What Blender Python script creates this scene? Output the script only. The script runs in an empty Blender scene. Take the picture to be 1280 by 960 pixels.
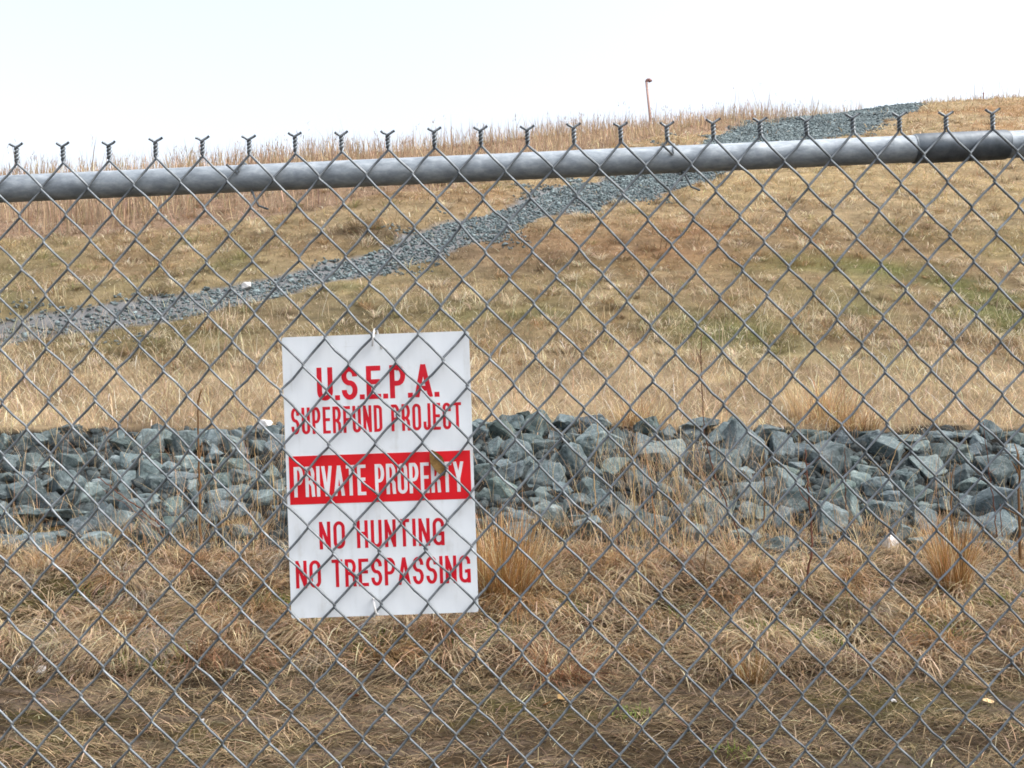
import bpy, bmesh, math, random
import numpy as np
from mathutils import Vector, Matrix, Euler

SC = bpy.context.scene
COL = SC.collection
rad = math.radians

# ------------------------------------------------------------------ camera, sky, sun, exposure
CAM_Z = 1.45
F_PX = 1255.0                       # focal length in pixels of the 1280 wide frame
cam_d = bpy.data.cameras.new('camera')
cam_d.sensor_width = 36.0
cam_d.lens = 36.0 * F_PX / 1280.0
cam_d.clip_start = 0.05
cam_d.clip_end = 3000
cam = bpy.data.objects.new('camera', cam_d)
COL.objects.link(cam)
cam.location = (0, 0, CAM_Z)
cam.rotation_euler = (rad(90), 0, 0)
SC.camera = cam

SUN_EL, SUN_AZ = 58.0, 108.0        # veiled sun high to the right, light without hard shadows
w = bpy.data.worlds.new('World')
SC.world = w
w.use_nodes = True
nt = w.node_tree
nt.nodes.clear()
out = nt.nodes.new('ShaderNodeOutputWorld')
bg = nt.nodes.new('ShaderNodeBackground')
hs = nt.nodes.new('ShaderNodeHueSaturation')
sky = nt.nodes.new('ShaderNodeTexSky')
sky.sky_type = 'NISHITA'
sky.sun_disc = False
sky.sun_elevation = rad(SUN_EL)
sky.sun_rotation = rad(SUN_AZ)
sky.air_density = 1.0
sky.dust_density = 5.0
hs.inputs['Saturation'].default_value = 0.45
bg.inputs['Strength'].default_value = 0.15
nt.links.new(sky.outputs[0], hs.inputs['Color'])
nt.links.new(hs.outputs[0], bg.inputs['Color'])
nt.links.new(bg.outputs[0], out.inputs['Surface'])

sl = bpy.data.lights.new('sun', 'SUN')
sl.energy = 0.8
sl.angle = rad(40)
sl.color = (1.0, 0.96, 0.90)
so = bpy.data.objects.new('sun', sl)
COL.objects.link(so)
az, el = rad(SUN_AZ), rad(SUN_EL)
sdir = Vector((math.sin(az) * math.cos(el), math.cos(az) * math.cos(el), math.sin(el)))
so.rotation_euler = sdir.to_track_quat('Z', 'Y').to_euler()
so.location = (8, -10, 30)

SC.view_settings.view_transform = 'Standard'
SC.view_settings.look = 'None'
SC.view_settings.exposure = 1.34
SC.view_settings.gamma = 1.0
SC.view_settings.use_curve_mapping = False
SC.render.engine = 'CYCLES'
SC.cycles.max_bounces = 6
SC.cycles.diffuse_bounces = 3
SC.cycles.filter_width = 1.7

# ------------------------------------------------------------------ small helpers
RNG = np.random.default_rng(7)
random.seed(7)


def lin(r, g, b):
    f = lambda c: (c / 255.0 / 12.92) if c / 255.0 <= 0.04045 else ((c / 255.0 + 0.055) / 1.055) ** 2.4
    return np.array((f(r), f(g), f(b)))


def _h(ix, iy, s):
    n = (ix.astype(np.int64) * 374761393 + iy.astype(np.int64) * 668265263 + s * 1442695041) & 0x7fffffff
    n = ((n ^ (n >> 13)) * 1274126177) & 0x7fffffff
    return ((n ^ (n >> 16)) & 0xffff) / 65535.0


def vnoise(x, y, s=0):
    x = np.asarray(x, float); y = np.asarray(y, float)
    ix = np.floor(x); iy = np.floor(y)
    fx = x - ix; fy = y - iy
    fx = fx * fx * (3 - 2 * fx); fy = fy * fy * (3 - 2 * fy)
    a = _h(ix, iy, s); b = _h(ix + 1, iy, s); c = _h(ix, iy + 1, s); d = _h(ix + 1, iy + 1, s)
    return (a + (b - a) * fx) * (1 - fy) + (c + (d - c) * fx) * fy - 0.5


def fbm(x, y, s=0, o=3):
    t = 0; a = 1.0
    for k in range(o):
        t = t + a * vnoise(np.asarray(x) * 2 ** k + 17.3 * k, np.asarray(y) * 2 ** k - 9.1 * k, s + k)
        a *= 0.5
    return t


def sstep(a, b, t):
    t = np.clip((t - a) / (b - a), 0, 1)
    return t * t * (3 - 2 * t)


def tag(o, label=None, cat=None, group=None, kind=None):
    if label: o['label'] = label
    if cat: o['category'] = cat
    if group: o['group'] = group
    if kind: o['kind'] = kind
    return o


def empty(name, loc):
    o = bpy.data.objects.new(name, None)
    o.empty_display_size = 0.1
    o.location = loc
    COL.objects.link(o)
    return o


def link(name, me, mat=None, parent=None, smooth=False):
    o = bpy.data.objects.new(name, me)
    if mat is not None:
        me.materials.append(mat)
    COL.objects.link(o)
    if parent is not None:
        o.parent = parent
    if smooth:
        me.polygons.foreach_set('use_smooth', np.ones(len(me.polygons), bool))
    return o


def np_mesh(name, V, tris=None, quads=None, col=None):
    """mesh from arrays; col = per-vertex colour"""
    me = bpy.data.meshes.new(name)
    V = np.asarray(V, np.float32)
    me.vertices.add(len(V))
    me.vertices.foreach_set('co', V.ravel())
    parts, tot = [], []
    if quads is not None and len(quads):
        parts.append(np.asarray(quads, np.int32).ravel()); tot.append(np.full(len(quads), 4, np.int32))
    if tris is not None and len(tris):
        parts.append(np.asarray(tris, np.int32).ravel()); tot.append(np.full(len(tris), 3, np.int32))
    idx = np.concatenate(parts); tot = np.concatenate(tot)
    me.loops.add(len(idx))
    me.loops.foreach_set('vertex_index', idx)
    me.polygons.add(len(tot))
    st = np.zeros(len(tot), np.int32); st[1:] = np.cumsum(tot)[:-1]
    me.polygons.foreach_set('loop_start', st)
    me.update(calc_edges=True)
    if col is not None:
        at = me.color_attributes.new('tint', 'FLOAT_COLOR', 'POINT')
        c = np.ones((len(V), 4), np.float32); c[:, :3] = col
        at.data.foreach_set('color', c.ravel())
    return me


def tubes(paths, radius, sides=6, cap=True):
    """list of (n,3) polylines -> (V, quads, tris); radius scalar or list of arrays"""
    VV, QQ, TT = [], [], []
    base = 0
    ang = np.linspace(0, 2 * np.pi, sides, endpoint=False)
    for i, P in enumerate(paths):
        P = np.asarray(P, float)
        n = len(P)
        r = radius if np.isscalar(radius) else np.asarray(radius[i])
        T = np.gradient(P, axis=0)
        T /= np.linalg.norm(T, axis=1)[:, None] + 1e-12
        ref = np.array((0.13, 0.97, 0.21)) if abs(T[:, 1]).mean() < 0.8 else np.array((1.0, 0.1, 0.2))
        A = np.cross(T, ref); A /= np.linalg.norm(A, axis=1)[:, None] + 1e-12
        B = np.cross(T, A)
        rr = np.broadcast_to(np.asarray(r, float), (n,))[:, None, None]
        ring = P[:, None, :] + rr * (A[:, None, :] * np.cos(ang)[None, :, None] + B[:, None, :] * np.sin(ang)[None, :, None])
        VV.append(ring.reshape(-1, 3))
        k = np.arange(n - 1)[:, None] * sides
        j = np.arange(sides)[None, :]
        j2 = (j + 1) % sides
        q = np.stack([k + j, k + j2, k + sides + j2, k + sides + j], -1).reshape(-1, 4) + base
        QQ.append(q)
        if cap:
            for s in (0, (n - 1) * sides):
                for a in range(1, sides - 1):
                    TT.append((base + s, base + s + a, base + s + a + 1))
        base += n * sides
    return np.concatenate(VV), np.concatenate(QQ), np.array(TT, int).reshape(-1, 3)


# ------------------------------------------------------------------ materials
def new_mat(name):
    m = bpy.data.materials.new(name)
    m.use_nodes = True
    n = m.node_tree.nodes
    return m, m.node_tree, n, m.node_tree.links, n['Principled BSDF']


def N(nt_, t, **kw):
    n = nt_.nodes.new(t)
    for k, v in kw.items():
        if k in n.inputs: n.inputs[k].default_value = v
        else: setattr(n, k, v)
    return n


def ramp(nt_, stops):
    r = nt_.nodes.new('ShaderNodeValToRGB')
    e = r.color_ramp.elements
    while len(e) < len(stops): e.new(0.5)
    for k, (p, c) in enumerate(stops):
        e[k].position = p
        e[k].color = tuple(c) + (1,)
    return r


def mat_tint(name, rough=0.8, spec=0.25):
    """dry plant matter: colour comes from the plant's own tint attribute"""
    m, t, n, L, b = new_mat(name)
    a = N(t, 'ShaderNodeVertexColor', layer_name='tint')
    L.new(a.outputs['Color'], b.inputs['Base Color'])
    b.inputs['Roughness'].default_value = rough
    b.inputs['Specular IOR Level'].default_value = spec
    # thin dry blades let a part of the light through
    tr = N(t, 'ShaderNodeBsdfTranslucent'); mx = N(t, 'ShaderNodeMixShader'); mx.inputs[0].default_value = 0.38
    L.new(a.outputs['Color'], tr.inputs['Color'])
    L.new(b.outputs[0], mx.inputs[1]); L.new(tr.outputs[0], mx.inputs[2])
    L.new(mx.outputs[0], n['Material Output'].inputs['Surface'])
    return m


def mat_soil(name):
    m, t, n, L, b = new_mat(name)
    a = N(t, 'ShaderNodeVertexColor', layer_name='tint')
    tc = N(t, 'ShaderNodeTexCoord')
    mp = N(t, 'ShaderNodeMapping'); mp.inputs['Scale'].default_value = (1.0, 1.6, 1.0)
    L.new(tc.outputs['Object'], mp.inputs[0])
    n1 = N(t, 'ShaderNodeTexNoise', Scale=70.0, Detail=9.0, Roughness=0.8)
    n2 = N(t, 'ShaderNodeTexNoise', Scale=4.0, Detail=5.0, Roughness=0.6)
    L.new(mp.outputs[0], n1.inputs['Vector']); L.new(mp.outputs[0], n2.inputs['Vector'])
    ad = N(t, 'ShaderNodeMath', operation='ADD'); L.new(n1.outputs['Fac'], ad.inputs[0]); L.new(n2.outputs['Fac'], ad.inputs[1])
    r = ramp(t, [(0.30, (0.45, 0.42, 0.40)), (0.5, (0.9, 0.9, 0.9)), (0.72, (1.45, 1.4, 1.3))])
    hf = N(t, 'ShaderNodeMath', operation='MULTIPLY'); hf.inputs[1].default_value = 0.5
    L.new(ad.outputs[0], hf.inputs[0]); L.new(hf.outputs[0], r.inputs['Fac'])
    mx = N(t, 'ShaderNodeMix', data_type='RGBA', blend_type='MULTIPLY')
    mx.inputs['Factor'].default_value = 1.0
    L.new(a.outputs['Color'], mx.inputs['A']); L.new(r.outputs['Color'], mx.inputs['B'])
    L.new(mx.outputs['Result'], b.inputs['Base Color'])
    bp = N(t, 'ShaderNodeBump', Strength=1.0, Distance=0.03)
    L.new(n1.outputs['Fac'], bp.inputs['Height']); L.new(bp.outputs[0], b.inputs['Normal'])
    b.inputs['Roughness'].default_value = 0.95
    b.inputs['Specular IOR Level'].default_value = 0.1
    return m


def mat_rock(name, use_attr=False):
    m, t, n, L, b = new_mat(name)
    oi = N(t, 'ShaderNodeObjectInfo')
    tc = N(t, 'ShaderNodeTexCoord')
    n1 = N(t, 'ShaderNodeTexNoise', Scale=7.0, Detail=8.0, Roughness=0.7)
    n2 = N(t, 'ShaderNodeTexNoise', Scale=45.0, Detail=5.0, Roughness=0.8)
    vo = N(t, 'ShaderNodeTexNoise', Scale=3.0, Detail=4.0, Roughness=0.6, Distortion=2.5)
    off = N(t, 'ShaderNodeVectorMath', operation='ADD')
    L.new(tc.outputs['Object'], off.inputs[0])
    sc = N(t, 'ShaderNodeMath', operation='MULTIPLY'); sc.inputs[1].default_value = 37.0
    L.new(oi.outputs['Random'], sc.inputs[0]); L.new(sc.outputs[0], off.inputs[1])
    for q in (n1, n2, vo): L.new(off.outputs[0], q.inputs['Vector'])
    # grey green / blue grey body
    r1 = ramp(t, [(0.30, lin(58, 68, 68)), (0.46, lin(90, 102, 103)), (0.60, lin(110, 121, 121)), (0.74, lin(156, 163, 161))])
    L.new(n1.outputs['Fac'], r1.inputs['Fac'])
    # pale mineral veins
    r2 = ramp(t, [(0.485, (0, 0, 0)), (0.5, (1, 1, 1)), (0.515, (0, 0, 0))])
    L.new(vo.outputs['Fac'], r2.inputs['Fac'])
    vm = N(t, 'ShaderNodeMath', operation='MULTIPLY'); vm.inputs[1].default_value = 0.28
    L.new(r2.outputs['Color'], vm.inputs[0])
    mx = N(t, 'ShaderNodeMix', data_type='RGBA')
    L.new(vm.outputs[0], mx.inputs['Factor']); L.new(r1.outputs['Color'], mx.inputs['A'])
    mx.inputs['B'].default_value = tuple(lin(185, 190, 190)) + (1,)
    # fine speckle
    r3 = ramp(t, [(0.33, (0.62, 0.64, 0.64)), (0.5, (1, 1, 1)), (0.68, (1.3, 1.3, 1.28))])
    L.new(n2.outputs['Fac'], r3.inputs['Fac'])
    m2 = N(t, 'ShaderNodeMix', data_type='RGBA', blend_type='MULTIPLY'); m2.inputs['Factor'].default_value = 1
    L.new(mx.outputs['Result'], m2.inputs['A']); L.new(r3.outputs['Color'], m2.inputs['B'])
    # every stone its own tone
    if use_attr:
        a = N(t, 'ShaderNodeVertexColor', layer_name='tint'); src = a.outputs['Color']
    else:
        src = oi.outputs['Color']
    m3 = N(t, 'ShaderNodeMix', data_type='RGBA', blend_type='MULTIPLY'); m3.inputs['Factor'].default_value = 1
    L.new(m2.outputs['Result'], m3.inputs['A']); L.new(src, m3.inputs['B'])
    L.new(m3.outputs['Result'], b.inputs['Base Color'])
    ad = N(t, 'ShaderNodeMath', operation='MULTIPLY_ADD'); ad.inputs[1].default_value = 0.35
    L.new(n2.outputs['Fac'], ad.inputs[0]); L.new(n1.outputs['Fac'], ad.inputs[2])
    bp = N(t, 'ShaderNodeBump', Strength=0.9, Distance=0.035)
    L.new(ad.outputs[0], bp.inputs['Height']); L.new(bp.outputs[0], b.inputs['Normal'])
    b.inputs['Roughness'].default_value = 0.8
    b.inputs['Specular IOR Level'].default_value = 0.3
    return m


def mat_metal(name, c0, c1, c2, scale, metallic, rough, stretch=(1, 1, 1)):
    m, t, n, L, b = new_mat(name)
    tc = N(t, 'ShaderNodeTexCoord')
    mp = N(t, 'ShaderNodeMapping'); mp.inputs['Scale'].default_value = stretch
    L.new(tc.outputs['Object'], mp.inputs[0])
    n1 = N(t, 'ShaderNodeTexNoise', Scale=scale, Detail=7.0, Roughness=0.7)
    L.new(mp.outputs[0], n1.inputs['Vector'])
    r = ramp(t, [(0.33, c0), (0.5, c1), (0.68, c2)])
    L.new(n1.outputs['Fac'], r.inputs['Fac']); L.new(r.outputs['Color'], b.inputs['Base Color'])
    rr = N(t, 'ShaderNodeMapRange'); rr.inputs['To Min'].default_value = rough + 0.12; rr.inputs['To Max'].default_value = rough - 0.12
    L.new(n1.outputs['Fac'], rr.inputs['Value']); L.new(rr.outputs[0], b.inputs['Roughness'])
    b.inputs['Metallic'].default_value = metallic
    bp = N(t, 'ShaderNodeBump', Strength=0.15, Distance=0.002)
    L.new(n1.outputs['Fac'], bp.inputs['Height']); L.new(bp.outputs[0], b.inputs['Normal'])
    return m


def mat_plain(name, c, rough=0.6, spec=0.4, var=0.12, scale=25.0):
    m, t, n, L, b = new_mat(name)
    tc = N(t, 'ShaderNodeTexCoord')
    n1 = N(t, 'ShaderNodeTexNoise', Scale=scale, Detail=6.0, Roughness=0.65)
    L.new(tc.outputs['Object'], n1.inputs['Vector'])
    c = np.array(c)
    r = ramp(t, [(0.3, c * (1 - var)), (0.7, np.minimum(c * (1 + var), 0.9))])
    L.new(n1.outputs['Fac'], r.inputs['Fac']); L.new(r.outputs['Color'], b.inputs['Base Color'])
    b.inputs['Roughness'].default_value = rough
    b.inputs['Specular IOR Level'].default_value = spec
    return m


M_GRASS = mat_tint('dry_grass')
M_SOIL = mat_soil('thatch_soil')
M_ROCK = mat_rock('quarry_stone')
M_STONES = mat_rock('crushed_stone', use_attr=True)
M_WIRE = mat_metal('weathered_wire', (0.09, 0.105, 0.115), (0.16, 0.18, 0.195), (0.28, 0.305, 0.32), 28.0, 0.5, 0.5)
M_RAIL = mat_metal('galvanised_pipe', (0.20, 0.232, 0.262), (0.285, 0.325, 0.362), (0.42, 0.462, 0.495), 85.0, 0.30, 0.64, (0.45, 1, 1))
M_SLEEVE = mat_metal('dull_sleeve', (0.06, 0.074, 0.088), (0.10, 0.119, 0.138), (0.165, 0.185, 0.208), 30.0, 0.5, 0.5)


def mat_sign():
    m, t, n, L, b = new_mat('sign_white')
    tc = N(t, 'ShaderNodeTexCoord')
    mp = N(t, 'ShaderNodeMapping'); mp.inputs['Scale'].default_value = (60.0, 1.0, 5.0)
    L.new(tc.outputs['Object'], mp.inputs[0])
    run = N(t, 'ShaderNodeTexNoise', Scale=1.0, Detail=5.0, Roughness=0.6); L.new(mp.outputs[0], run.inputs['Vector'])
    blot = N(t, 'ShaderNodeTexNoise', Scale=16.0, Detail=6.0, Roughness=0.65); L.new(tc.outputs['Object'], blot.inputs['Vector'])
    mul = N(t, 'ShaderNodeMath', operation='MULTIPLY'); L.new(run.outputs['Fac'], mul.inputs[0]); L.new(blot.outputs['Fac'], mul.inputs[1])
    r = ramp(t, [(0.18, (0.78, 0.825, 0.86)), (0.30, (0.75, 0.795, 0.83)), (0.42, (0.64, 0.665, 0.67))])
    L.new(mul.outputs[0], r.inputs['Fac'])
    # hair line scratches
    ms = N(t, 'ShaderNodeMapping'); ms.inputs['Scale'].default_value = (9.0, 1.0, 150.0); ms.inputs['Rotation'].default_value = (0, 0.6, 0)
    L.new(tc.outputs['Object'], ms.inputs[0])
    sc = N(t, 'ShaderNodeTexNoise', Scale=1.0, Detail=3.0, Roughness=0.5); L.new(ms.outputs[0], sc.inputs['Vector'])
    rs = ramp(t, [(0.70, (1, 1, 1)), (0.74, (0.86, 0.85, 0.83))]); L.new(sc.outputs['Fac'], rs.inputs['Fac'])
    mx = N(t, 'ShaderNodeMix', data_type='RGBA', blend_type='MULTIPLY'); mx.inputs['Factor'].default_value = 1
    L.new(r.outputs['Color'], mx.inputs['A']); L.new(rs.outputs['Color'], mx.inputs['B'])
    L.new(mx.outputs['Result'], b.inputs['Base Color'])
    b.inputs['Roughness'].default_value = 0.45
    return m


M_SIGN = mat_sign()
M_RED = mat_plain('sign_red', lin(214, 10, 28), 0.42, 0.45, 0.10, 14.0)
M_LETTER_RED = mat_plain('letter_red', lin(204, 12, 38), 0.45, 0.4, 0.16, 30.0)
M_LETTER_WHITE = mat_plain('letter_white', (0.76, 0.76, 0.78), 0.45, 0.4, 0.05, 30.0)
M_TIE = mat_plain('white_tie', (0.75, 0.75, 0.74), 0.45, 0.4)
M_PIPE = mat_plain('rusty_pipe', lin(164, 138, 130), 0.75, 0.3, 0.25, 3.0)
M_HOOD = mat_plain('dark_hood', lin(128, 98, 94), 0.7, 0.3, 0.2, 6.0)
M_WHITESTONE = mat_plain('white_stone', (0.56, 0.55, 0.54), 0.75, 0.3, 0.15, 20.0)

# ------------------------------------------------------------------ terrain
ROCK_Y0, ROCK_Z0 = 7.2, 0.25
ROCK_Y1, ROCK_Z1 = 8.75, 1.03
CREST0, CRESTK = 33.4, 0.69
HS = 0.362


def base_h(x, y):
    x = np.asarray(x, float); y = np.asarray(y, float)
    z = ROCK_Z0 * sstep(4.9, 7.2, y)
    z = z + np.clip((y - ROCK_Y0) / (ROCK_Y1 - ROCK_Y0), 0, 1) * (ROCK_Z1 - ROCK_Z0)
    t = y - 9.15
    plane = 0.35 * np.logaddexp(0, t / 0.35)
    z = z + HS * plane
    xc = np.clip(x, -28, 60)
    c = (y - (CREST0 + CRESTK * xc)) / math.sqrt(1 + CRESTK ** 2)
    soft = 1.2 * np.logaddexp(0, c / 1.2)
    z = z - (HS / math.sqrt(1 + CRESTK ** 2) + 0.035) * soft
    return z


def rough_h(x, y):
    n = 0.022 * fbm(x / 0.45, y / 0.35, 3, 3) * sstep(9.5, 8.7, y) + 0.016 * fbm(x / 0.16, y / 0.10, 13, 2) * sstep(7.3, 6.8, y)
    n = n + (0.035 * fbm(x / 1.3, y / 0.9, 21, 2) + 0.07 * fbm(x / 0.5, y / 0.4, 25, 2)) * sstep(4.6, 5.6, y) * sstep(7.4, 6.6, y)
    far = sstep(8.9, 13, y)
    n = n + far * (0.16 * fbm(x / 2.2, y / 2.2, 5, 3) + 0.35 * fbm(x / 9.0, y / 9.0, 9, 2))
    return n


def H0(x, y): return base_h(x, y) + rough_h(x, y)


def ray(px, py):
    return (px - 640.0) / F_PX, (480.0 - py) / F_PX


def hit(px, py, H=H0, y0=2.2, y1=110.0):
    """first point of the ground along a line of sight"""
    a, b = ray(px, py)
    ys = np.geomspace(y0, y1, 3000)
    d = CAM_Z + b * ys - H(a * ys, ys)
    k = np.nonzero(d <= 0)[0]
    if len(k) == 0: return None
    i = k[0]
    if i == 0: return np.array((a * ys[0], ys[0], CAM_Z + b * ys[0]))
    f = d[i - 1] / (d[i - 1] - d[i])
    y = ys[i - 1] + f * (ys[i] - ys[i - 1])
    return np.array((a * y, y, CAM_Z + b * y))


# the stone lined ditch up the hillside: both of its edges on the ground, upper edge first
UP = [(-260, 452), (-120, 432), (0, 411), (54, 405), (110, 393), (190, 377), (250, 366), (298, 357), (366, 341), (417, 332), (449, 319), (496, 302),
      (539, 285), (592, 270), (640, 258), (686, 240), (740, 225), (800, 206), (859, 184), (906, 163), (960, 151), (1001, 138), (1046, 132), (1073, 129.5)]
LO = [(-260, 480), (-120, 455), (0, 429), (54, 427), (110, 419), (190, 408), (250, 393), (298, 383), (366, 368), (417, 354), (449, 347), (496, 329),
      (539, 320), (592, 307), (640, 287), (686, 273), (740, 263), (806, 250), (862, 233), (900, 222), (962, 190), (1004, 181), (1046, 174), (1090, 160), (1126, 146), (1150, 138)]
flatH = lambda x, y: base_h(x, y)
up_w = [hit(*p) for p in UP]
lo_w = [hit(*p) for p in LO]
up_w = [p for p in up_w if p is not None]
lo_w = [p for p in lo_w if p is not None]
end_dir = np.array((0.36, 0.93))
cr = [p[:2] + end_dir * 7.0 for p in (up_w[-1], lo_w[-1])]
SW_UP = np.array([p[:2] for p in up_w] + [cr[0]])
SW_LO = np.array([p[:2] for p in lo_w] + [cr[1]])
SWALE = np.concatenate([SW_UP, SW_LO[::-1]])


def inside(poly, x, y):
    x = np.asarray(x, float); y = np.asarray(y, float)
    r = np.zeros(x.shape, bool)
    n = len(poly)
    for i in range(n):
        x1, y1 = poly[i]; x2, y2 = poly[(i + 1) % n]
        if y1 == y2: continue
        c = ((y1 > y) != (y2 > y)) & (x < (x2 - x1) * (y - y1) / (y2 - y1) + x1)
        r ^= c
    return r


def pdist(line, x, y):
    x = np.asarray(x, float); y = np.asarray(y, float)
    d = np.full(x.shape, 1e9)
    for i in range(len(line) - 1):
        p, q = line[i], line[i + 1]
        v = q - p
        t = np.clip(((x - p[0]) * v[0] + (y - p[1]) * v[1]) / (v @ v), 0, 1)
        d = np.minimum(d, np.hypot(x - p[0] - t * v[0], y - p[1] - t * v[1]))
    return d


def swale_in(x, y, wob=0.22):
    wx = wob * 2 * vnoise(np.asarray(x) / 0.7, np.asarray(y) / 0.7, 31)
    wy = wob * 2 * vnoise(np.asarray(x) / 0.7, np.asarray(y) / 0.7, 37)
    return inside(SWALE, x + wx, y + wy)


def H(x, y):
    x = np.asarray(x, float); y = np.asarray(y, float)
    z = H0(x, y)
    m = (y > 10) & (y < 75) & (x > -16) & (x < 50)
    if np.any(m):
        xm, ym = (x[m], y[m]) if x.ndim else (x, y)
        du = pdist(SW_UP, xm, ym); dl = pdist(SW_LO, xm, ym)
        ins = inside(SWALE, xm, ym)
        dip = np.where(ins, -0.03 * np.clip(np.minimum(du, dl) / 0.6, 0, 1), 0)
        bk = np.exp(-(((xm + 3.6) / 1.5) ** 2 + ((ym - 21.0) / 2.0) ** 2))
        bank = (~ins & (du < dl)) * 0.35 * bk * sstep(0.0, 0.25, du) + np.where(~ins & (du < dl), 0.26 * np.exp(-((du - 0.8) / 0.7) ** 2) * (0.6 + 0.8 * vnoise(xm / 2.0, ym / 2.0, 77)), 0)
        if x.ndim:
            z = z.copy(); z[m] += dip + bank
        else:
            z = z + dip + bank
    return z


def P(px, py): return hit(px, py, H=H)


# grass colours (real albedo of dead grass is about 0.2 to 0.45)
STRAW = lin(190, 166, 130); PINK = lin(170, 142, 118); TAN = lin(166, 144, 106); OLIVE = lin(132, 121, 82)
GREEN = lin(104, 112, 58); BROWN = lin(118, 94, 66); ORANGE = lin(154, 114, 70); DARK = lin(78, 63, 46); PALE = lin(216, 200, 170)

# the stand of tall grass above the ditch, up to and over the crest
TL = [(-260, 300), (0, 286), (140, 282), (300, 272), (420, 268), (520, 252), (600, 238), (690, 222), (770, 190), (860, 171), (930, 158), (1000, 139), (1040, 136)]
tl_w = [hit(*p, H=flatH) for p in TL]
tl_w = np.array([p[:2] for p in tl_w if p is not None])
TALL = np.concatenate([tl_w, np.array([(26, 60), (8, 60), (-30, 32), (-40, 22)])])


def blend(a, b, t): return a[None, :] * (1 - t[:, None]) + b[None, :] * t[:, None]


PATCHES = []
for (qx, qy, rx, ry, cc, am) in ((1195, 397, 0.55, 0.8, lin(104, 120, 50), 0.95), (1105, 338, 0.8, 0.9, lin(106, 120, 54), 0.9), (1010, 330, 1.0, 1.2, lin(104, 116, 56), 0.7),
                                 (850, 300, 2.4, 2.6, lin(150, 112, 78), 0.75), (1100, 312, 1.6, 1.0, lin(146, 110, 74), 0.5), (930, 425, 0.7, 0.9, lin(102, 114, 54), 0.7),
                                 (640, 320, 1.2, 1.2, lin(128, 104, 82), 0.7), (360, 395, 1.6, 0.9, lin(112, 98, 72), 0.6), (160, 440, 1.6, 0.8, lin(118, 108, 68), 0.6),
                                 (440, 300, 1.6, 0.9, lin(96, 80, 62), 0.7), (1060, 440, 1.2, 0.9, lin(110, 114, 60), 0.45), (700, 250, 1.5, 1.0, lin(140, 116, 84), 0.5)):  # the darkest patch, above the ditch, is the bank's shade painted in
    pq = hit(qx, qy)
    PATCHES.append((pq[0], pq[1], rx, ry, cc, am))


def hill_colour(x, y, jit=None):
    """what grows where: pale straw at the foot, olive and green mid slope, tan and rust higher up"""
    n1 = fbm(x / 3.0, y / 3.0, 41, 3); n2 = fbm(x / 1.1, y / 1.1, 51, 3); n3 = fbm(x / 6.0, y / 4.0, 61, 2)
    c = np.repeat(TAN[None], len(x), 0)
    foot = sstep(12.4, 10.6, y + 1.2 * n1)
    mid = sstep(11.2, 13.0, y) * sstep(21, 15, y + 2 * n1)
    mid2 = mid * np.clip(0.50 + 0.9 * n2, 0.1, 0.8)
    c = c * (1 - mid2[:, None]) + OLIVE * mid2[:, None]
    g = mid * sstep(0.18, 0.60, n2 + 0.45 * n1 + 0.022 * np.clip(x + 1, -6, 8))
    c = c * (1 - 0.6 * g[:, None]) + GREEN * 0.6 * g[:, None]
    c = c * (1 - 0.8 * foot[:, None]) + (0.75 * STRAW + 0.25 * TAN) * 0.8 * foot[:, None]
    o = sstep(0.05, 0.35, n3) * sstep(15, 18, y)
    c = c * (1 - 0.6 * o[:, None]) + ORANGE * 0.6 * o[:, None]
    b = sstep(0.12, 0.4, -n2) * 0.45
    c = c * (1 - b[:, None]) + BROWN * b[:, None]
    yl = sstep(0.05, 0.4, -n3) * sstep(14, 17, y) * 0.4
    c = c * (1 - yl[:, None]) + lin(178, 156, 106) * yl[:, None]
    for (qx, qy, rx, ry, cc, am) in PATCHES:
        k = am * np.exp(-(((x - qx) / rx) ** 2 + ((y - qy) / ry) ** 2) * (1 + 0.8 * n1)) * np.clip(0.8 + 1.5 * n2, 0, 1.2)
        k = np.clip(k, 0, 1)
        c = c * (1 - k[:, None]) + cc * k[:, None]
    cl = 0.55 * fbm(x / 0.35, y / 0.35, 63, 2) + 0.45 * fbm(x / 0.13, y / 0.13, 64, 1)
    c = c * np.exp(0.75 * cl)[:, None]
    tl = inside(TALL, x, y)
    c[tl] = c[tl] * 0.15 + (0.7 * PINK + 0.3 * BROWN) * 0.85
    return c


def grid_mesh(name, xs, ys, colf, mat):
    X, Y = np.meshgrid(xs, ys)
    Z = H(X, Y)
    V = np.stack([X, Y, Z], -1).reshape(-1, 3)
    nx, ny = len(xs), len(ys)
    i = np.arange(nx - 1)[None, :]; j = np.arange(ny - 1)[:, None] * nx
    q = np.stack([j + i, j + i + 1, j + nx + i + 1, j + nx + i], -1).reshape(-1, 4)
    me = np_mesh(name, V, quads=q, col=colf(V[:, 0], V[:, 1]))
    return link(name, me, mat, smooth=True)


def ground_colour(x, y):
    n = fbm(x / 0.9, y / 0.6, 71, 3)
    c = blend(lin(96, 80, 58), lin(66, 54, 39), np.clip(0.5 + n, 0, 1))
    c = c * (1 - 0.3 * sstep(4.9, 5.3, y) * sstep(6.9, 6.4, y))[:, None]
    pd = sstep(0.12, 0.32, fbm(x / 0.5, y / 0.14, 83, 3)) * sstep(5.2, 4.9, y)
    c = c * (1 - 0.7 * pd[:, None]) + lin(138, 122, 108) * 0.7 * pd[:, None]
    g = sstep(0.1, 0.4, fbm(x / 0.5, y / 0.4, 81, 3))
    return c * (1 - 0.5 * g[:, None]) + lin(96, 94, 46) * 0.5 * g[:, None]


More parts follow.
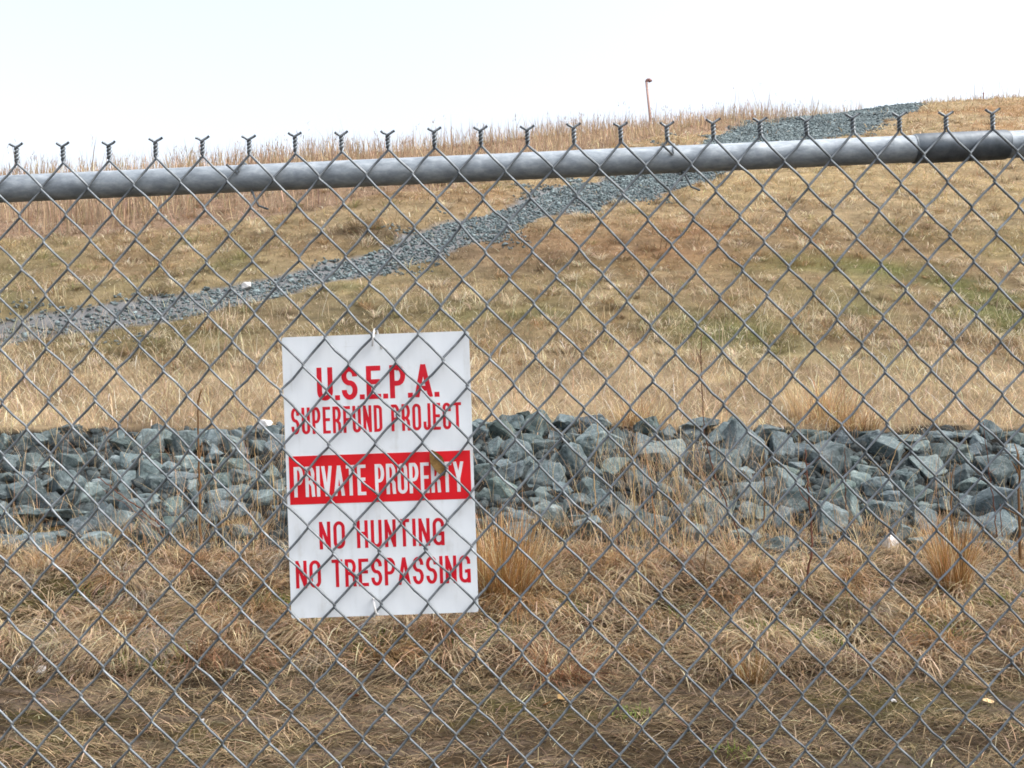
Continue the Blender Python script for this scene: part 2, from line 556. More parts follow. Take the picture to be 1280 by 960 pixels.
def under_hill(x, y):
    c = hill_colour(x, y)
    lum = c.mean(1, keepdims=True)
    c = (lum + (c - lum) * 0.84) * 0.82
    s = swale_in(x, y)
    c[s] = lin(122, 124, 126)
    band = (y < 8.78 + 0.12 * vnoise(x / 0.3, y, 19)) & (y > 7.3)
    c[band] = lin(48, 46, 42)  # ground beneath the stones darkened: shade of the gaps put into the colour
    return c


gx = np.concatenate([[-900, -300, -100, -40, -20, -12], np.arange(-8, 8.01, 0.04), [12, 20, 40, 100, 300, 900]])
gy = np.concatenate([[-900, -300, -100, -30, -12, -6, -3, -1, 0, 1, 2], np.arange(2.6, 7.601, 0.04)])
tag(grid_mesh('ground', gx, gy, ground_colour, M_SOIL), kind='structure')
hx = np.concatenate([[-900, -300, -120, -60, -40, -30, -25, -20], np.arange(-17, 34, 0.17), [36, 40, 46, 55, 70, 100, 200, 400, 900]])
hy = np.concatenate([np.arange(7.6, 14, 0.12), np.arange(14, 56, 0.17), [57, 60, 65, 72, 85, 110, 160, 300, 600, 1200]])
tag(grid_mesh('hill', hx, hy, under_hill, M_SOIL), kind='structure')


# ------------------------------------------------------------------ blades of grass
def blades(pos, heading, length, th0, th1, width, col, segs=3, face=None):
    """ribbons that start at pos with elevation th0 and bend to th1; returns V, quads, tris, colour"""
    n = len(pos)
    heading = np.asarray(heading)
    hx_, hy_ = np.cos(heading), np.sin(heading)
    pts = [pos]
    p = pos.copy()
    for k in range(segs):
        th = th0 + (th1 - th0) * ((k + 0.35) / segs)
        st = (length / segs)
        p = p + np.stack([hx_ * np.cos(th) * st, hy_ * np.cos(th) * st, np.sin(th) * st], -1)
        pts.append(p)
    fa = heading + np.pi / 2 if face is None else face
    side = np.stack([np.cos(fa), np.sin(fa), np.zeros(n)], -1)
    W = np.asarray(width)[:, None] * 0.5
    rows = []
    for k in range(segs):
        wk = W * (1.0 if k else 0.8) * (1 - 0.45 * k / segs)
        rows += [pts[k] - side * wk, pts[k] + side * wk]
    rows.append(pts[-1])
    V = np.stack(rows, 1)
    m = 2 * segs + 1
    b = np.arange(n)[:, None] * m
    q = []
    for k in range(segs - 1):
        q.append(np.stack([b[:, 0] + 2 * k, b[:, 0] + 2 * k + 1, b[:, 0] + 2 * k + 3, b[:, 0] + 2 * k + 2], -1))
    quads = np.concatenate(q) if q else np.zeros((0, 4), int)
    k = 2 * (segs - 1)
    tris = np.stack([b[:, 0] + k, b[:, 0] + k + 1, b[:, 0] + k + 2], -1)
    C = np.repeat(col[:, None, :], m, 1)
    return V.reshape(-1, 3), quads, tris, C.reshape(-1, 3)


def merge(parts):
    VV, QQ, TT, CC = [], [], [], []
    o = 0
    for V, q, t, c in parts:
        VV.append(V); QQ.append(q + o); TT.append(t + o); CC.append(c); o += len(V)
    return np.concatenate(VV), np.concatenate(QQ), np.concatenate(TT), np.concatenate(CC)


def jitter(c, amt=0.22, hue=0.06):
    n = len(c)
    lum = c.mean(1, keepdims=True)
    c = lum + (c - lum) * 0.84
    return np.clip(c * np.exp(RNG.normal(0, amt * 1.25, n))[:, None] * (1 + RNG.normal(0, hue, (n, 3))), 0.01, 0.80)


def on_ground(x, y, dz=0.0): return np.stack([x, y, H(x, y) + dz], -1)


def wedge(n, y0, y1, ang=0.58, pad=0.8, power=1.0):
    y = y0 + (y1 - y0) * RNG.random(n * 2) ** power
    wmax = ang * y1 + pad
    x = RNG.uniform(-wmax, wmax, n * 2)
    k = np.abs(x) < ang * y + pad
    return x[k][:n], y[k][:n]


U = lambda a, b, n: RNG.uniform(a, b, n)
grass_parts = []

# flat mown thatch just beyond the fence: short broken bits in dark and pale clumps
for (cnt, l0, l1, z0, dark) in ((170000, 0.014, 0.055, -0.004, 0.0), (52000, 0.05, 0.17, 0.0, 0.22)):
    x, y = wedge(cnt, 2.7, 5.5)
    n = len(x)
    head = np.where(RNG.random(n) < 0.5, 0, np.pi) + 1.4 * fbm(x / 0.3, y / 0.2, 101, 2) + RNG.normal(0, 0.85, n)
    cl = fbm(x / 0.30, y / 0.10, 111, 4) + 0.5 * fbm(x / 0.06, y / 0.05, 112, 2)
    gap = fbm(x / 0.45, y / 0.16, 114, 3)
    kp = RNG.random(n) < np.clip(0.8 + 1.4 * gap, 0.35, 1)
    x, y, head, cl = x[kp], y[kp], head[kp], cl[kp]; n = len(x)
    f = np.clip(0.44 - 1.5 * cl + dark, 0, 1)
    c = blend(lin(86, 70, 48), lin(150, 128, 94), f)
    gm = sstep(0.22, 0.5, fbm(x / 0.7, y / 0.45, 121, 3))
    c = c * (1 - 0.5 * gm[:, None]) + lin(92, 90, 50) * 0.5 * gm[:, None]
    pl = RNG.random(n) < 0.05
    c[pl] = lin(190, 168, 132)
    grass_parts.append(blades(on_ground(x, y, z0), head, U(l0, l1, n), U(rad(0), rad(40), n), U(rad(-30), rad(8), n), U(0.0018, 0.0044, n), jitter(c, 0.32), 3))

# rising bank: longer matted straw that lies over itself
x, y = wedge(75000, 5.0, 7.45)
n = len(x)
cl = fbm(x / 0.55, y / 0.4, 131, 3)
keep = RNG.random(n) < np.clip(0.62 + 1.3 * cl, 0.12, 1)
x, y, cl = x[keep], y[keep], cl[keep]; n = len(x)
flow = 3.0 * fbm(x / 0.8, y / 0.6, 141, 2)
head = -np.pi / 2 + flow + RNG.normal(0, 0.75, n)
c = blend(lin(182, 158, 122), lin(128, 104, 74), np.clip(0.5 + 1.8 * cl, 0, 1))
pl = RNG.random(n) < 0.22
c[pl] = lin(200, 178, 142)
dk = RNG.random(n) < 0.22
c[dk] = DARK
grass_parts.append(blades(on_ground(x, y, -0.005), head, U(0.12, 0.40, n) * (1 - 0.6 * sstep(6.7, 7.2, y)), U(rad(5), rad(45), n), U(rad(-34), rad(0), n), U(0.0024, 0.0058, n), jitter(c), 4))
# long bleached straws thrown over it
x, y = wedge(8500, 5.2, 7.2)
n = len(x)
k = RNG.random(n) < np.clip(0.5 + 1.2 * fbm(x / 0.6, y / 0.5, 133, 2), 0.1, 1)
x, y = x[k], y[k]; n = len(x)
head = 3.0 * fbm(x / 0.8, y / 0.6, 143, 2) - np.pi / 2 + RNG.normal(0, 0.9, n)
c = blend(lin(206, 186, 150), lin(182, 154, 112), RNG.random(n))
grass_parts.append(blades(on_ground(x, y, 0.03), head, U(0.2, 0.5, n), U(rad(0), rad(50), n), U(rad(-55), rad(-5), n), U(0.003, 0.0055, n), jitter(c, 0.15), 5))


# clumps that droop down the bank, each a fan of long straws with dark soil showing below it
for q in range(210):
    cy_ = 5.15 + 1.9 * RNG.random() ** 1.3
    cx_ = RNG.uniform(-0.56, 0.56) * cy_ * 1.15
    nb = int(RNG.uniform(60, 190)); r_ = RNG.uniform(0.03, 0.11); ln = RNG.uniform(0.16, 0.50)
    a = U(0, 2 * np.pi, nb); q_ = r_ * np.sqrt(RNG.random(nb))
    x = cx_ + q_ * np.cos(a); y = cy_ + q_ * np.sin(a) * 0.7
    hd = np.where(RNG.random(nb) < 0.65, RNG.normal(-np.pi / 2 + RNG.normal(0, 0.7), 0.55, nb), a)
    t0 = RNG.choice(4, p=(0.4, 0.25, 0.2, 0.15))
    ca, cb = ((lin(196, 174, 138), lin(150, 124, 88)), (lin(170, 132, 84), lin(122, 90, 56)), (lin(178, 166, 146), lin(132, 116, 94)), (lin(140, 104, 70), lin(96, 72, 50)))[t0]
    c = blend(ca, cb, RNG.random(nb))
    grass_parts.append(blades(on_ground(x, y, 0.0), hd, U(ln * 0.4, ln, nb), U(rad(25), rad(75), nb), U(rad(-75), rad(-15), nb), U(0.0026, 0.0058, nb), jitter(c, 0.2), 5))
# crumbs of dark soil and broken stem in the thatch
x, y = wedge(26000, 2.7, 6.2)
n = len(x)
c = blend(lin(70, 56, 40), lin(48, 38, 28), RNG.random(n))
grass_parts.append(blades(on_ground(x, y, 0.004), U(0, 6.28, n), U(0.008, 0.03, n), U(rad(0), rad(40), n), U(rad(-40), rad(20), n), U(0.004, 0.011, n), jitter(c, 0.3), 2))

# straw standing and leaning at the foot of the stones, so that their lower edge is broken
for q in range(50):
    cy_ = RNG.uniform(6.85, 7.45); cx_ = RNG.uniform(-0.55, 0.55) * cy_
    nb = int(RNG.uniform(40, 130)); r_ = RNG.uniform(0.04, 0.16); ln = RNG.uniform(0.12, 0.34)
    a = U(0, 2 * np.pi, nb); q_ = r_ * np.sqrt(RNG.random(nb))
    x = cx_ + q_ * np.cos(a) * 1.4; y = cy_ + q_ * np.sin(a) * 0.6
    c = blend(lin(200, 176, 136), lin(158, 126, 86), RNG.random(nb))
    grass_parts.append(blades(on_ground(x, y, 0.0), a + RNG.normal(0, 0.6, nb), U(ln * 0.4, ln, nb), U(rad(35), rad(88), nb), U(rad(-50), rad(70), nb), U(0.0024, 0.005, nb), jitter(c, 0.2), 5))

# green shoots and moss under the straw
for (px, py, r, k) in ((560, 805, 0.12, 150), (910, 790, 0.14, 170), (1010, 800, 0.13, 160), (470, 812, 0.12, 160), (250, 790, 0.12, 150), (190, 830, 0.12, 120), (1130, 795, 0.12, 130), (355, 768, 0.16, 260), (430, 792, 0.14, 200), (345, 758, 0.1, 120), (120, 745, 0.1, 160), (40, 812, 0.12, 150), (965, 795, 0.12, 150), (700, 765, 0.1, 120),
                       (1185, 800, 0.12, 160), (1240, 757, 0.08, 100), (790, 895, 0.06, 70), (920, 945, 0.07, 80), (640, 800, 0.14, 140), (1080, 770, 0.14, 140), (850, 770, 0.12, 130)):
    p = P(px, py)
    a = U(0, 2 * np.pi, k); rr = r * np.sqrt(RNG.random(k)) * 1.1
    x = p[0] + rr * np.cos(a) * 1.5; y = p[1] + rr * np.sin(a)
    c = np.repeat(lin(112, 128, 46)[None], k, 0)
    grass_parts.append(blades(on_ground(x, y, 0.012), U(0, 6.28, k), U(0.04, 0.11, k) * (0.4 if py > 850 else 1.0), U(rad(30), rad(85), k), U(rad(-10), rad(50), k), U(0.003, 0.006, k), jitter(c), 3))

# thin upright straws at the foot of the stones, thickest right of the sign
x, y = wedge(6500, 6.7, 7.5, 0.55, 0.4)
dens = 0.12 + 0.9 * np.exp(-((x - 1.05) / 0.55) ** 2) + 0.45 * np.exp(-((x + 2.1) / 0.5) ** 2) + 0.5 * np.exp(-((x - 2.6) / 0.5) ** 2)
k = RNG.random(len(x)) < dens * 0.6
x, y = x[k], y[k]; n = len(x)
c = blend(lin(206, 182, 138), lin(178, 138, 88), RNG.random(n))
grass_parts.append(blades(on_ground(x, y, 0), U(0, 6.28, n), 0.12 + 0.42 * RNG.random(n) ** 2, U(rad(50), rad(90), n), U(rad(-10), rad(85), n), U(0.002, 0.004, n), jitter(c), 4))
# straws growing among the stones
x, y = wedge(800, 7.4, 8.7, 0.55, 0.3)
x = np.concatenate([x, RNG.normal(1.35, 0.4, 700), RNG.normal(-2.0, 0.35, 220)]); y = np.concatenate([y, U(7.1, 8.3, 920)])
n = len(x)
c = blend(lin(206, 182, 138), lin(170, 132, 88), RNG.random(n))
grass_parts.append(blades(on_ground(x, y, 0), U(0, 6.28, n), U(0.25, 0.6, n), U(rad(45), rad(90), n), U(rad(0), rad(80), n), U(0.002, 0.004, n), jitter(c), 4))
V, q, t, c = merge(grass_parts)
tag(link('grass', np_mesh('grass', V, t, q, c), M_GRASS), kind='stuff')

# hillside
hill_parts = []
# foot: knee high pale straw behind the stones
x, y = wedge(46000, 8.55, 12.6, 0.58, 0.8, 0.9)
k = y > 8.72 + 0.30 * vnoise(x / 0.30, x * 0, 29) + 0.1 * vnoise(x / 0.08, y, 30)
x, y = x[k], y[k]
n = len(x)
edge = sstep(13.2, 9.0, y)
c = hill_colour(x, y)
pl = RNG.random(n) < 0.16
c[pl] = PALE * 1.1
L_ = (0.07 + 0.30 * RNG.random(n) ** 1.6) * (0.45 + 0.75 * edge) * (1 + 0.9 * fbm(x / 0.8, y / 0.8, 151, 2))
hill_parts.append(blades(on_ground(x, y, -0.01), U(0, 6.28, n), np.maximum(L_, 0.05), U(rad(20), rad(85), n), U(rad(-70), rad(40), n), U(0.003, 0.0075, n), jitter(c, 0.24), 4))
# upright dry stems with bleached heads
x, y = wedge(5200, 8.9, 13.5, 0.58, 0.8, 0.9)
n = len(x)
k = RNG.random(n) < np.clip(0.6 + 1.3 * fbm(x / 1.2, y / 0.8, 153, 2), 0.05, 1)
x, y = x[k], y[k]; n = len(x)
c = blend(PALE, STRAW, RNG.random(n))
hill_parts.append(blades(on_ground(x, y, 0), U(0, 6.28, n), U(0.18, 0.45, n), U(rad(60), rad(90), n), U(rad(-20), rad(75), n), U(0.003, 0.006, n), jitter(c, 0.2), 5))
# short grass over the whole slope
for (cnt, y0, y1, l0, l1, w0, w1) in ((80000, 11.5, 18, 0.05, 0.18, 0.005, 0.011), (85000, 17, 30, 0.07, 0.25, 0.008, 0.018), (70000, 28, 60, 0.10, 0.36, 0.016, 0.035)):
    x, y = wedge(cnt, y0, y1, 0.56, 0.8)
    s = ~swale_in(x, y, 0.3)
    s |= RNG.random(len(x)) < 0.07
    x, y = x[s], y[s]; n = len(x)
    c = hill_colour(x, y)
    pl = RNG.random(n) < 0.10
    c[pl] = c[pl] * 0.2 + PALE * 0.85
    g = fbm(x / 0.7, y / 0.7, 161, 2)
    hill_parts.append(blades(on_ground(x, y, -0.01), U(0, 6.28, n), U(l0, l1, n) * (1 + 0.9 * g), U(rad(8), rad(66), n), U(rad(-60), rad(25), n), U(w0, w1, n), jitter(c, 0.2), 3))
# paler and darker tufts dotted over the mown slope
for q in range(1500):
    cy_ = 11.0 + 26.0 * RNG.random() ** 1.5
    cx_ = RNG.uniform(-0.56, 0.56) * cy_
    if swale_in(np.array([cx_]), np.array([cy_]))[0]: continue
    nb = int(RNG.uniform(22, 60)); r_ = RNG.uniform(0.04, 0.16) * (0.7 + cy_ / 40); ln = RNG.uniform(0.10, 0.30) * (0.8 + cy_ / 60)
    a = U(0, 2 * np.pi, nb); q_ = r_ * np.sqrt(RNG.random(nb))
    x = cx_ + q_ * np.cos(a); y = cy_ + q_ * np.sin(a)
    t0 = RNG.choice(4, p=(0.42, 0.23, 0.2, 0.15))
    base = hill_colour(np.array([cx_]), np.array([cy_]))[0]
    tone = (PALE, lin(150, 118, 78), lin(104, 86, 62), lin(134, 130, 80))[t0]
    c = np.repeat((0.3 * base + 0.7 * tone)[None], nb, 0)
    hill_parts.append(blades(on_ground(x, y, 0), a + RNG.normal(0, 0.6, nb), U(ln * 0.4, ln, nb), U(rad(30), rad(80), nb), U(rad(-60), rad(20), nb), U(0.004, 0.009, nb) * (0.6 + cy_ / 25), jitter(c, 0.2), 4))
V, q, t, c = merge(hill_parts)
tag(link('hillside_grass', np_mesh('hillside_grass', V, t, q, c), M_GRASS), kind='stuff')

# tall dead grass along the crest
tall_parts = []
x = U(-30, 26, 150000); y = U(14, 58, 150000)
k = inside(TALL, x + 0.6 * vnoise(x, y, 5), y + 0.9 * vnoise(x, y, 6)) & (np.abs(x) < 0.58 * y + 1.5)
cd = (y - (CREST0 + CRESTK * x)) / math.sqrt(1 + CRESTK ** 2)
k &= cd < 4
k &= RNG.random(len(x)) < np.clip(0.72 + 0.9 * fbm(x / 2.5, y / 2.5, 171, 3), 0.1, 1)
x, y = x[k], y[k]; n = len(x)
g = fbm(x / 1.8, y / 1.8, 181, 3)
hgt = (0.30 + 0.45 * RNG.random(n)) * (1 + 0.9 * g)
spike = RNG.random(n) < 0.010 * np.clip(1 + 4 * fbm(x / 1.1, y / 1.1, 183, 2), 0, 4)
hgt = np.where(spike, hgt * U(1.15, 1.7, n), hgt)
c = blend(0.35 * PINK + 0.65 * STRAW, 0.4 * BROWN + 0.4 * PINK + 0.2 * TAN, np.clip(0.5 + 1.2 * g + RNG.normal(0, 0.2, n), 0, 1))
pl = RNG.random(n) < 0.15
c[pl] = lin(204, 176, 134)
tall_parts.append(blades(on_ground(x, y, -0.02), U(0, 6.28, n), np.maximum(hgt, 0.2), U(rad(70), rad(90), n), U(rad(30), rad(88), n), np.where(spike, U(0.018, 0.03, n), U(0.008, 0.02, n)), jitter(c, 0.18), 3))
# seed heads: short tilted blades near the tops of the tallest stems
k = (spike & (RNG.random(n) < 0.5)) | (RNG.random(n) < 0.03)
xs, ys, hh = x[k], y[k], hgt[k]
rep = 5
xs = np.repeat(xs, rep); ys = np.repeat(ys, rep); hh = np.repeat(hh, rep); n = len(xs)
pb = on_ground(xs, ys, 0); pb[:, 2] += hh * U(0.72, 0.97, n)
pb[:, :2] += RNG.normal(0, 0.03, (n, 2))
c = np.repeat((0.5 * BROWN + 0.5 * PINK)[None], n, 0)
tall_parts.append(blades(pb, U(0, 6.28, n), U(0.06, 0.16, n), U(rad(40), rad(80), n), U(rad(10), rad(70), n), U(0.01, 0.022, n), jitter(c, 0.2), 2))
# thin fringe right of the ditch, along the skyline
x = U(18, 40, 900); cdv = U(-1.2, 2.0, 900)
y = CREST0 + CRESTK * x + cdv * math.sqrt(1 + CRESTK ** 2)
k = ~inside(SWALE, x, y)
x, y = x[k], y[k]; n = len(x)
c = np.repeat((0.6 * TAN + 0.4 * PINK)[None], n, 0)
hh = np.where(RNG.random(n) < 0.08, U(0.7, 1.4, n), U(0.2, 0.5, n))
tall_parts.append(blades(on_ground(x, y, -0.02), U(0, 6.28, n), hh, U(rad(70), rad(90), n), U(rad(40), rad(85), n), U(0.015, 0.03, n), jitter(c, 0.2), 3))
V, q, t, c = merge(tall_parts)
tag(link('tall_grass', np_mesh('tall_grass', V, t, q, c), M_GRASS), kind='stuff')


# ------------------------------------------------------------------ stones
def rock_mesh(name, seed, blocky=0.6, detail=True):
    """angular quarry stone: hull of a few points on a squarish ellipsoid, edges knocked off, faces roughened; fits a unit box"""
    r = random.Random(seed)
    bm = bmesh.new()
    npt = r.randint(10, 17)
    for k in range(npt):
        v = Vector((r.gauss(0, 1), r.gauss(0, 1), r.gauss(0, 1))).normalized()
        m = max(abs(v.x), abs(v.y), abs(v.z))
        v = v.lerp(v / m, blocky * r.uniform(0.5, 1.0)) * r.uniform(0.86, 1.06)
        bm.verts.new(v)
    g = bmesh.ops.convex_hull(bm, input=bm.verts[:])
    loose = [v for v in bm.verts if not v.link_faces]
    if loose: bmesh.ops.delete(bm, geom=loose, context='VERTS')
    if detail:
        bmesh.ops.dissolve_limit(bm, angle_limit=rad(14), verts=bm.verts[:], edges=bm.edges[:])
        bmesh.ops.bevel(bm, geom=bm.edges[:], offset=r.uniform(0.05, 0.085), segments=2, profile=0.6, affect='EDGES')
        bmesh.ops.triangulate(bm, faces=bm.faces[:])
        bmesh.ops.subdivide_edges(bm, edges=[e for e in bm.edges if e.calc_length() > 0.28], cuts=3, use_grid_fill=True)
        bmesh.ops.triangulate(bm, faces=bm.faces[:])
        from mathutils import noise as mn
        off = Vector((seed * 1.7, seed * 0.3, 0))
        for v in bm.verts:
            v.co += v.co.normalized() * (0.10 * mn.noise(v.co * 1.9 + off) + 0.055 * mn.noise(v.co * 5.0 + off) + 0.02 * mn.noise(v.co * 11.0 + off))
    co = [v.co for v in bm.verts]
    lo = Vector((min(c.x for c in co), min(c.y for c in co), min(c.z for c in co)))
    hi = Vector((max(c.x for c in co), max(c.y for c in co), max(c.z for c in co)))
    for v in bm.verts:
        v.co = Vector(((v.co.x - lo.x) / (hi.x - lo.x) - .5, (v.co.y - lo.y) / (hi.y - lo.y) - .5, (v.co.z - lo.z) / (hi.z - lo.z) - .5))
    me = bpy.data.meshes.new(name)
    bm.to_mesh(me); bm.free()
    return me


# crushed stone of the ditch, and a patch of it low on the right
var = []
for s in range(8):
    me = rock_mesh('v', 900 + s, 0.6, detail=False)
    me.calc_loop_triangles()
    v = np.array([p.co[:] for p in me.vertices]); f = np.array([l.vertices[:] for l in me.loop_triangles])
    var.append((v, f)); bpy.data.meshes.remove(me)


def scatter_stones(x, y, size, tint, sink=0.25):
    VV, FF, CC = [], [], []
    o = 0
    z = H(x, y)
    for i in range(len(x)):
        v, f = var[i % 8]
        R = np.array(Euler((random.uniform(-.6, .6), random.uniform(-.6, .6), random.uniform(0, 6.28))).to_matrix())
        s = size[i] * np.array((random.uniform(0.8, 1.4), random.uniform(0.7, 1.1), random.uniform(0.5, 0.9)))
        VV.append((v * s) @ R.T + (x[i], y[i], z[i] + size[i] * (0.5 - sink) * 0.6))
        FF.append(f + o); o += len(v)
        CC.append(np.repeat(tint[i][None], len(v), 0))
    return np.concatenate(VV), np.concatenate(FF), np.concatenate(CC)


x = U(SWALE[:, 0].min(), SWALE[:, 0].max(), 620000); y = U(SWALE[:, 1].min(), SWALE[:, 1].max(), 620000)
k = (swale_in(x, y, 0.3) | (swale_in(x, y, 0.9) & (RNG.random(len(x)) < 0.25))) & (np.abs(x) < 0.6 * y + 1)
x, y = x[k], y[k]
x, y = x[:52000], y[:52000]
n = len(x)
size = U(0.022, 0.068, n) * (0.55 + 0.022 * y)
size[RNG.random(n) < 0.05] *= 1.7
tint = np.clip(RNG.normal(0.92, 0.28, n), 0.4, 2.0)[:, None] * np.array((1.0, 1.02, 1.05))
A = scatter_stones(x, y, size, tint, 0.15)
me = np_mesh('ditch_stones', A[0], tris=A[1], col=A[2])
tag(link('ditch_gravel', me, M_STONES), kind='stuff')

# ---- the bank of large stones: where each one sits, measured as (x, y, width, height) in six views of 960 units, 200 pixels each
D_, P_, G_, W_ = 'dark', 'pale', 'greenish', 'white'
VIEWS = [
    (0, [(20,230,90,110),(110,220,130,110,D_),(220,210,130,90),(310,165,110,60),(420,145,140,70,D_),(480,205,150,120),(650,215,170,170),(740,240,110,100,D_),(895,255,150,190,P_),(945,160,60,90),
         (50,345,130,110),(170,350,150,110),(270,355,140,70),(440,340,150,100,G_),(560,320,150,90),(640,365,100,80,P_),(700,330,80,70),(770,330,130,90),(895,400,150,130,G_),(45,430,120,70),
         (150,440,140,90,P_),(290,450,120,80),(400,490,220,170),(170,530,200,150),(320,580,160,110,D_),(520,540,180,130),(590,480,120,90),(720,460,150,130),(690,570,150,130,D_),(930,470,90,90,D_),
         (900,560,150,80,P_),(180,640,120,70),(330,650,330,70,P_),(800,640,140,150),(600,690,180,210),(520,740,150,120,D_),(740,710,150,130),(890,690,110,110,D_),(60,700,130,60),(880,770,110,90),
         (950,740,60,70),(30,640,60,120),(220,850,230,140),(600,830,160,120,P_),(690,820,80,70,G_),(100,830,120,80,D_),(380,760,140,60),(40,520,90,100)]),
    (180, [(95,160,120,90,D_),(150,220,180,110),(250,235,170,150),(360,190,90,120),(430,200,140,110),(530,230,160,90,P_),(560,180,110,80),(640,150,60,60,D_),(740,160,140,90,D_),(730,105,85,45,W_),
           (815,135,60,80),(800,260,160,160,P_),(700,270,120,110),(570,290,110,80),(400,280,120,90),(110,280,120,70,G_),(250,340,170,90,P_),(390,375,170,80,G_),(230,430,220,80,P_),(550,350,170,90,G_),
           (150,380,110,90),(580,430,180,90),(760,430,170,130),(640,370,60,80,D_),(75,460,110,100,D_),(180,480,150,110,D_),(310,490,120,90,P_),(430,480,170,130,G_),(480,550,160,120),(330,580,120,120),
           (190,600,150,110,G_),(280,670,140,90),(180,700,130,70,G_),(75,740,90,70),(700,460,160,90),(600,520,130,110),(740,540,170,80,P_),(820,500,80,120,D_),(450,640,150,120),(390,690,80,70),
           (600,760,160,60),(560,620,110,80),(720,620,130,80),(90,800,130,70),(160,740,110,60)]),
    (580, [(120,110,150,70),(90,160,130,100),(230,80,90,60),(300,75,130,80),(360,50,80,50),(430,130,150,130,G_),(600,85,140,70),(760,100,150,80,D_),(830,90,100,90),(240,165,200,110,G_),
           (170,250,130,110,P_),(240,260,70,70,D_),(310,265,160,130),(400,215,110,90),(500,240,140,90,D_),(560,180,90,80,D_),(640,210,90,90,P_),(640,335,180,190),(810,240,240,200,P_),(920,200,90,120,D_),
           (390,335,70,70),(120,420,130,140),(240,350,100,70),(310,395,140,120),(250,510,170,160,G_),(470,440,250,190),(540,350,90,100),(510,535,130,100,P_),(900,370,180,110,G_),(770,390,100,100),
           (600,500,120,70),(90,320,80,90),(660,600,190,130),(740,500,120,120,D_),(500,650,160,150),(320,680,170,90,D_),(330,770,150,110),(250,640,110,90),(690,680,120,90),(740,740,140,110,P_),
           (820,570,110,130),(590,640,100,100),(120,530,70,80),(440,580,100,60,D_)]),
    (740, [(330,120,130,110,G_),(300,200,100,90),(470,160,120,80),(370,220,80,50,P_),(430,290,240,170,P_),(640,100,190,60),(600,150,130,80),(750,185,200,140,P_),(890,230,220,230),(850,95,110,70),
           (780,380,180,200),(620,330,150,110),(680,280,110,90),(290,470,120,170),(400,510,180,100),(540,490,130,130),(640,490,80,60,P_),(520,400,90,90),(800,510,110,80,G_),(610,580,170,130),
           (690,540,110,100),(760,650,200,160),(660,690,110,100),(340,700,180,120),(180,660,190,130),(420,600,120,100),(520,650,130,110),(880,790,130,90),(600,760,110,90),(740,530,70,80,D_)]),
    (920, [(190,150,160,120),(270,260,130,170),(130,290,120,120),(420,165,140,60),(440,290,180,110),(500,180,110,60),(560,350,220,220),(390,370,120,80,P_),(270,400,170,90,G_),(300,460,170,130),
           (60,400,130,70,P_),(90,520,170,110,P_),(80,620,160,90),(190,470,100,80,D_),(340,580,230,150),(290,690,210,130),(550,510,220,110,G_),(690,630,170,220),(560,700,160,190),(640,200,120,100,D_),
           (790,200,150,80),(780,380,140,80,P_),(720,440,130,100,P_),(850,500,150,130),(710,330,120,70,G_),(900,290,190,180,P_),(820,170,140,50),(230,830,200,90),(160,650,120,90),(60,790,120,80),
           (900,820,80,90,W_),(920,550,110,80,P_),(940,620,160,90,P_),(850,650,150,150,D_),(600,590,110,80,D_),(820,600,90,60)]),
    (1080, [(340,240,170,110,P_),(230,200,230,60,P_),(420,170,160,50),(560,170,190,60),(510,280,170,120),(570,310,120,130,G_),(390,370,170,150,P_),(290,350,130,80),(750,150,150,110),(690,220,80,110),
            (650,280,110,120,D_),(880,190,140,90,D_),(890,260,170,70,P_),(570,430,220,120),(640,480,160,90,G_),(800,390,180,160),(900,360,110,130),(320,540,150,110,G_),(275,450,80,100),(220,410,110,70),
            (210,500,90,110),(760,610,300,210),(810,740,210,170),(590,770,150,110,G_),(640,840,140,50),(350,690,130,150),(400,600,120,60),(500,600,110,120),(600,570,60,80,P_),(330,860,210,150),
            (800,850,170,90),(230,760,110,80),(660,690,100,80),(940,480,90,160,D_),(930,800,100,120)]),
]
TONE = {None: (1.0, 1.02, 1.03), D_: (0.78, 0.80, 0.82), P_: (1.22, 1.24, 1.25), G_: (0.97, 1.03, 0.98), W_: (3.2, 3.1, 3.0)}
rocks = []
rr = random.Random(11)
for vx, L0 in VIEWS:
    for e in L0:
        tone = e[4] if len(e) > 4 else None
        px = vx + e[0] / 4.8; py = 510 + e[1] / 4.8
        rocks.append([px, py, e[2] / 4.8, e[3] / 4.8, tone])


def slope_at(px, py):
    p = hit(px, py, H=base_h)
    return p


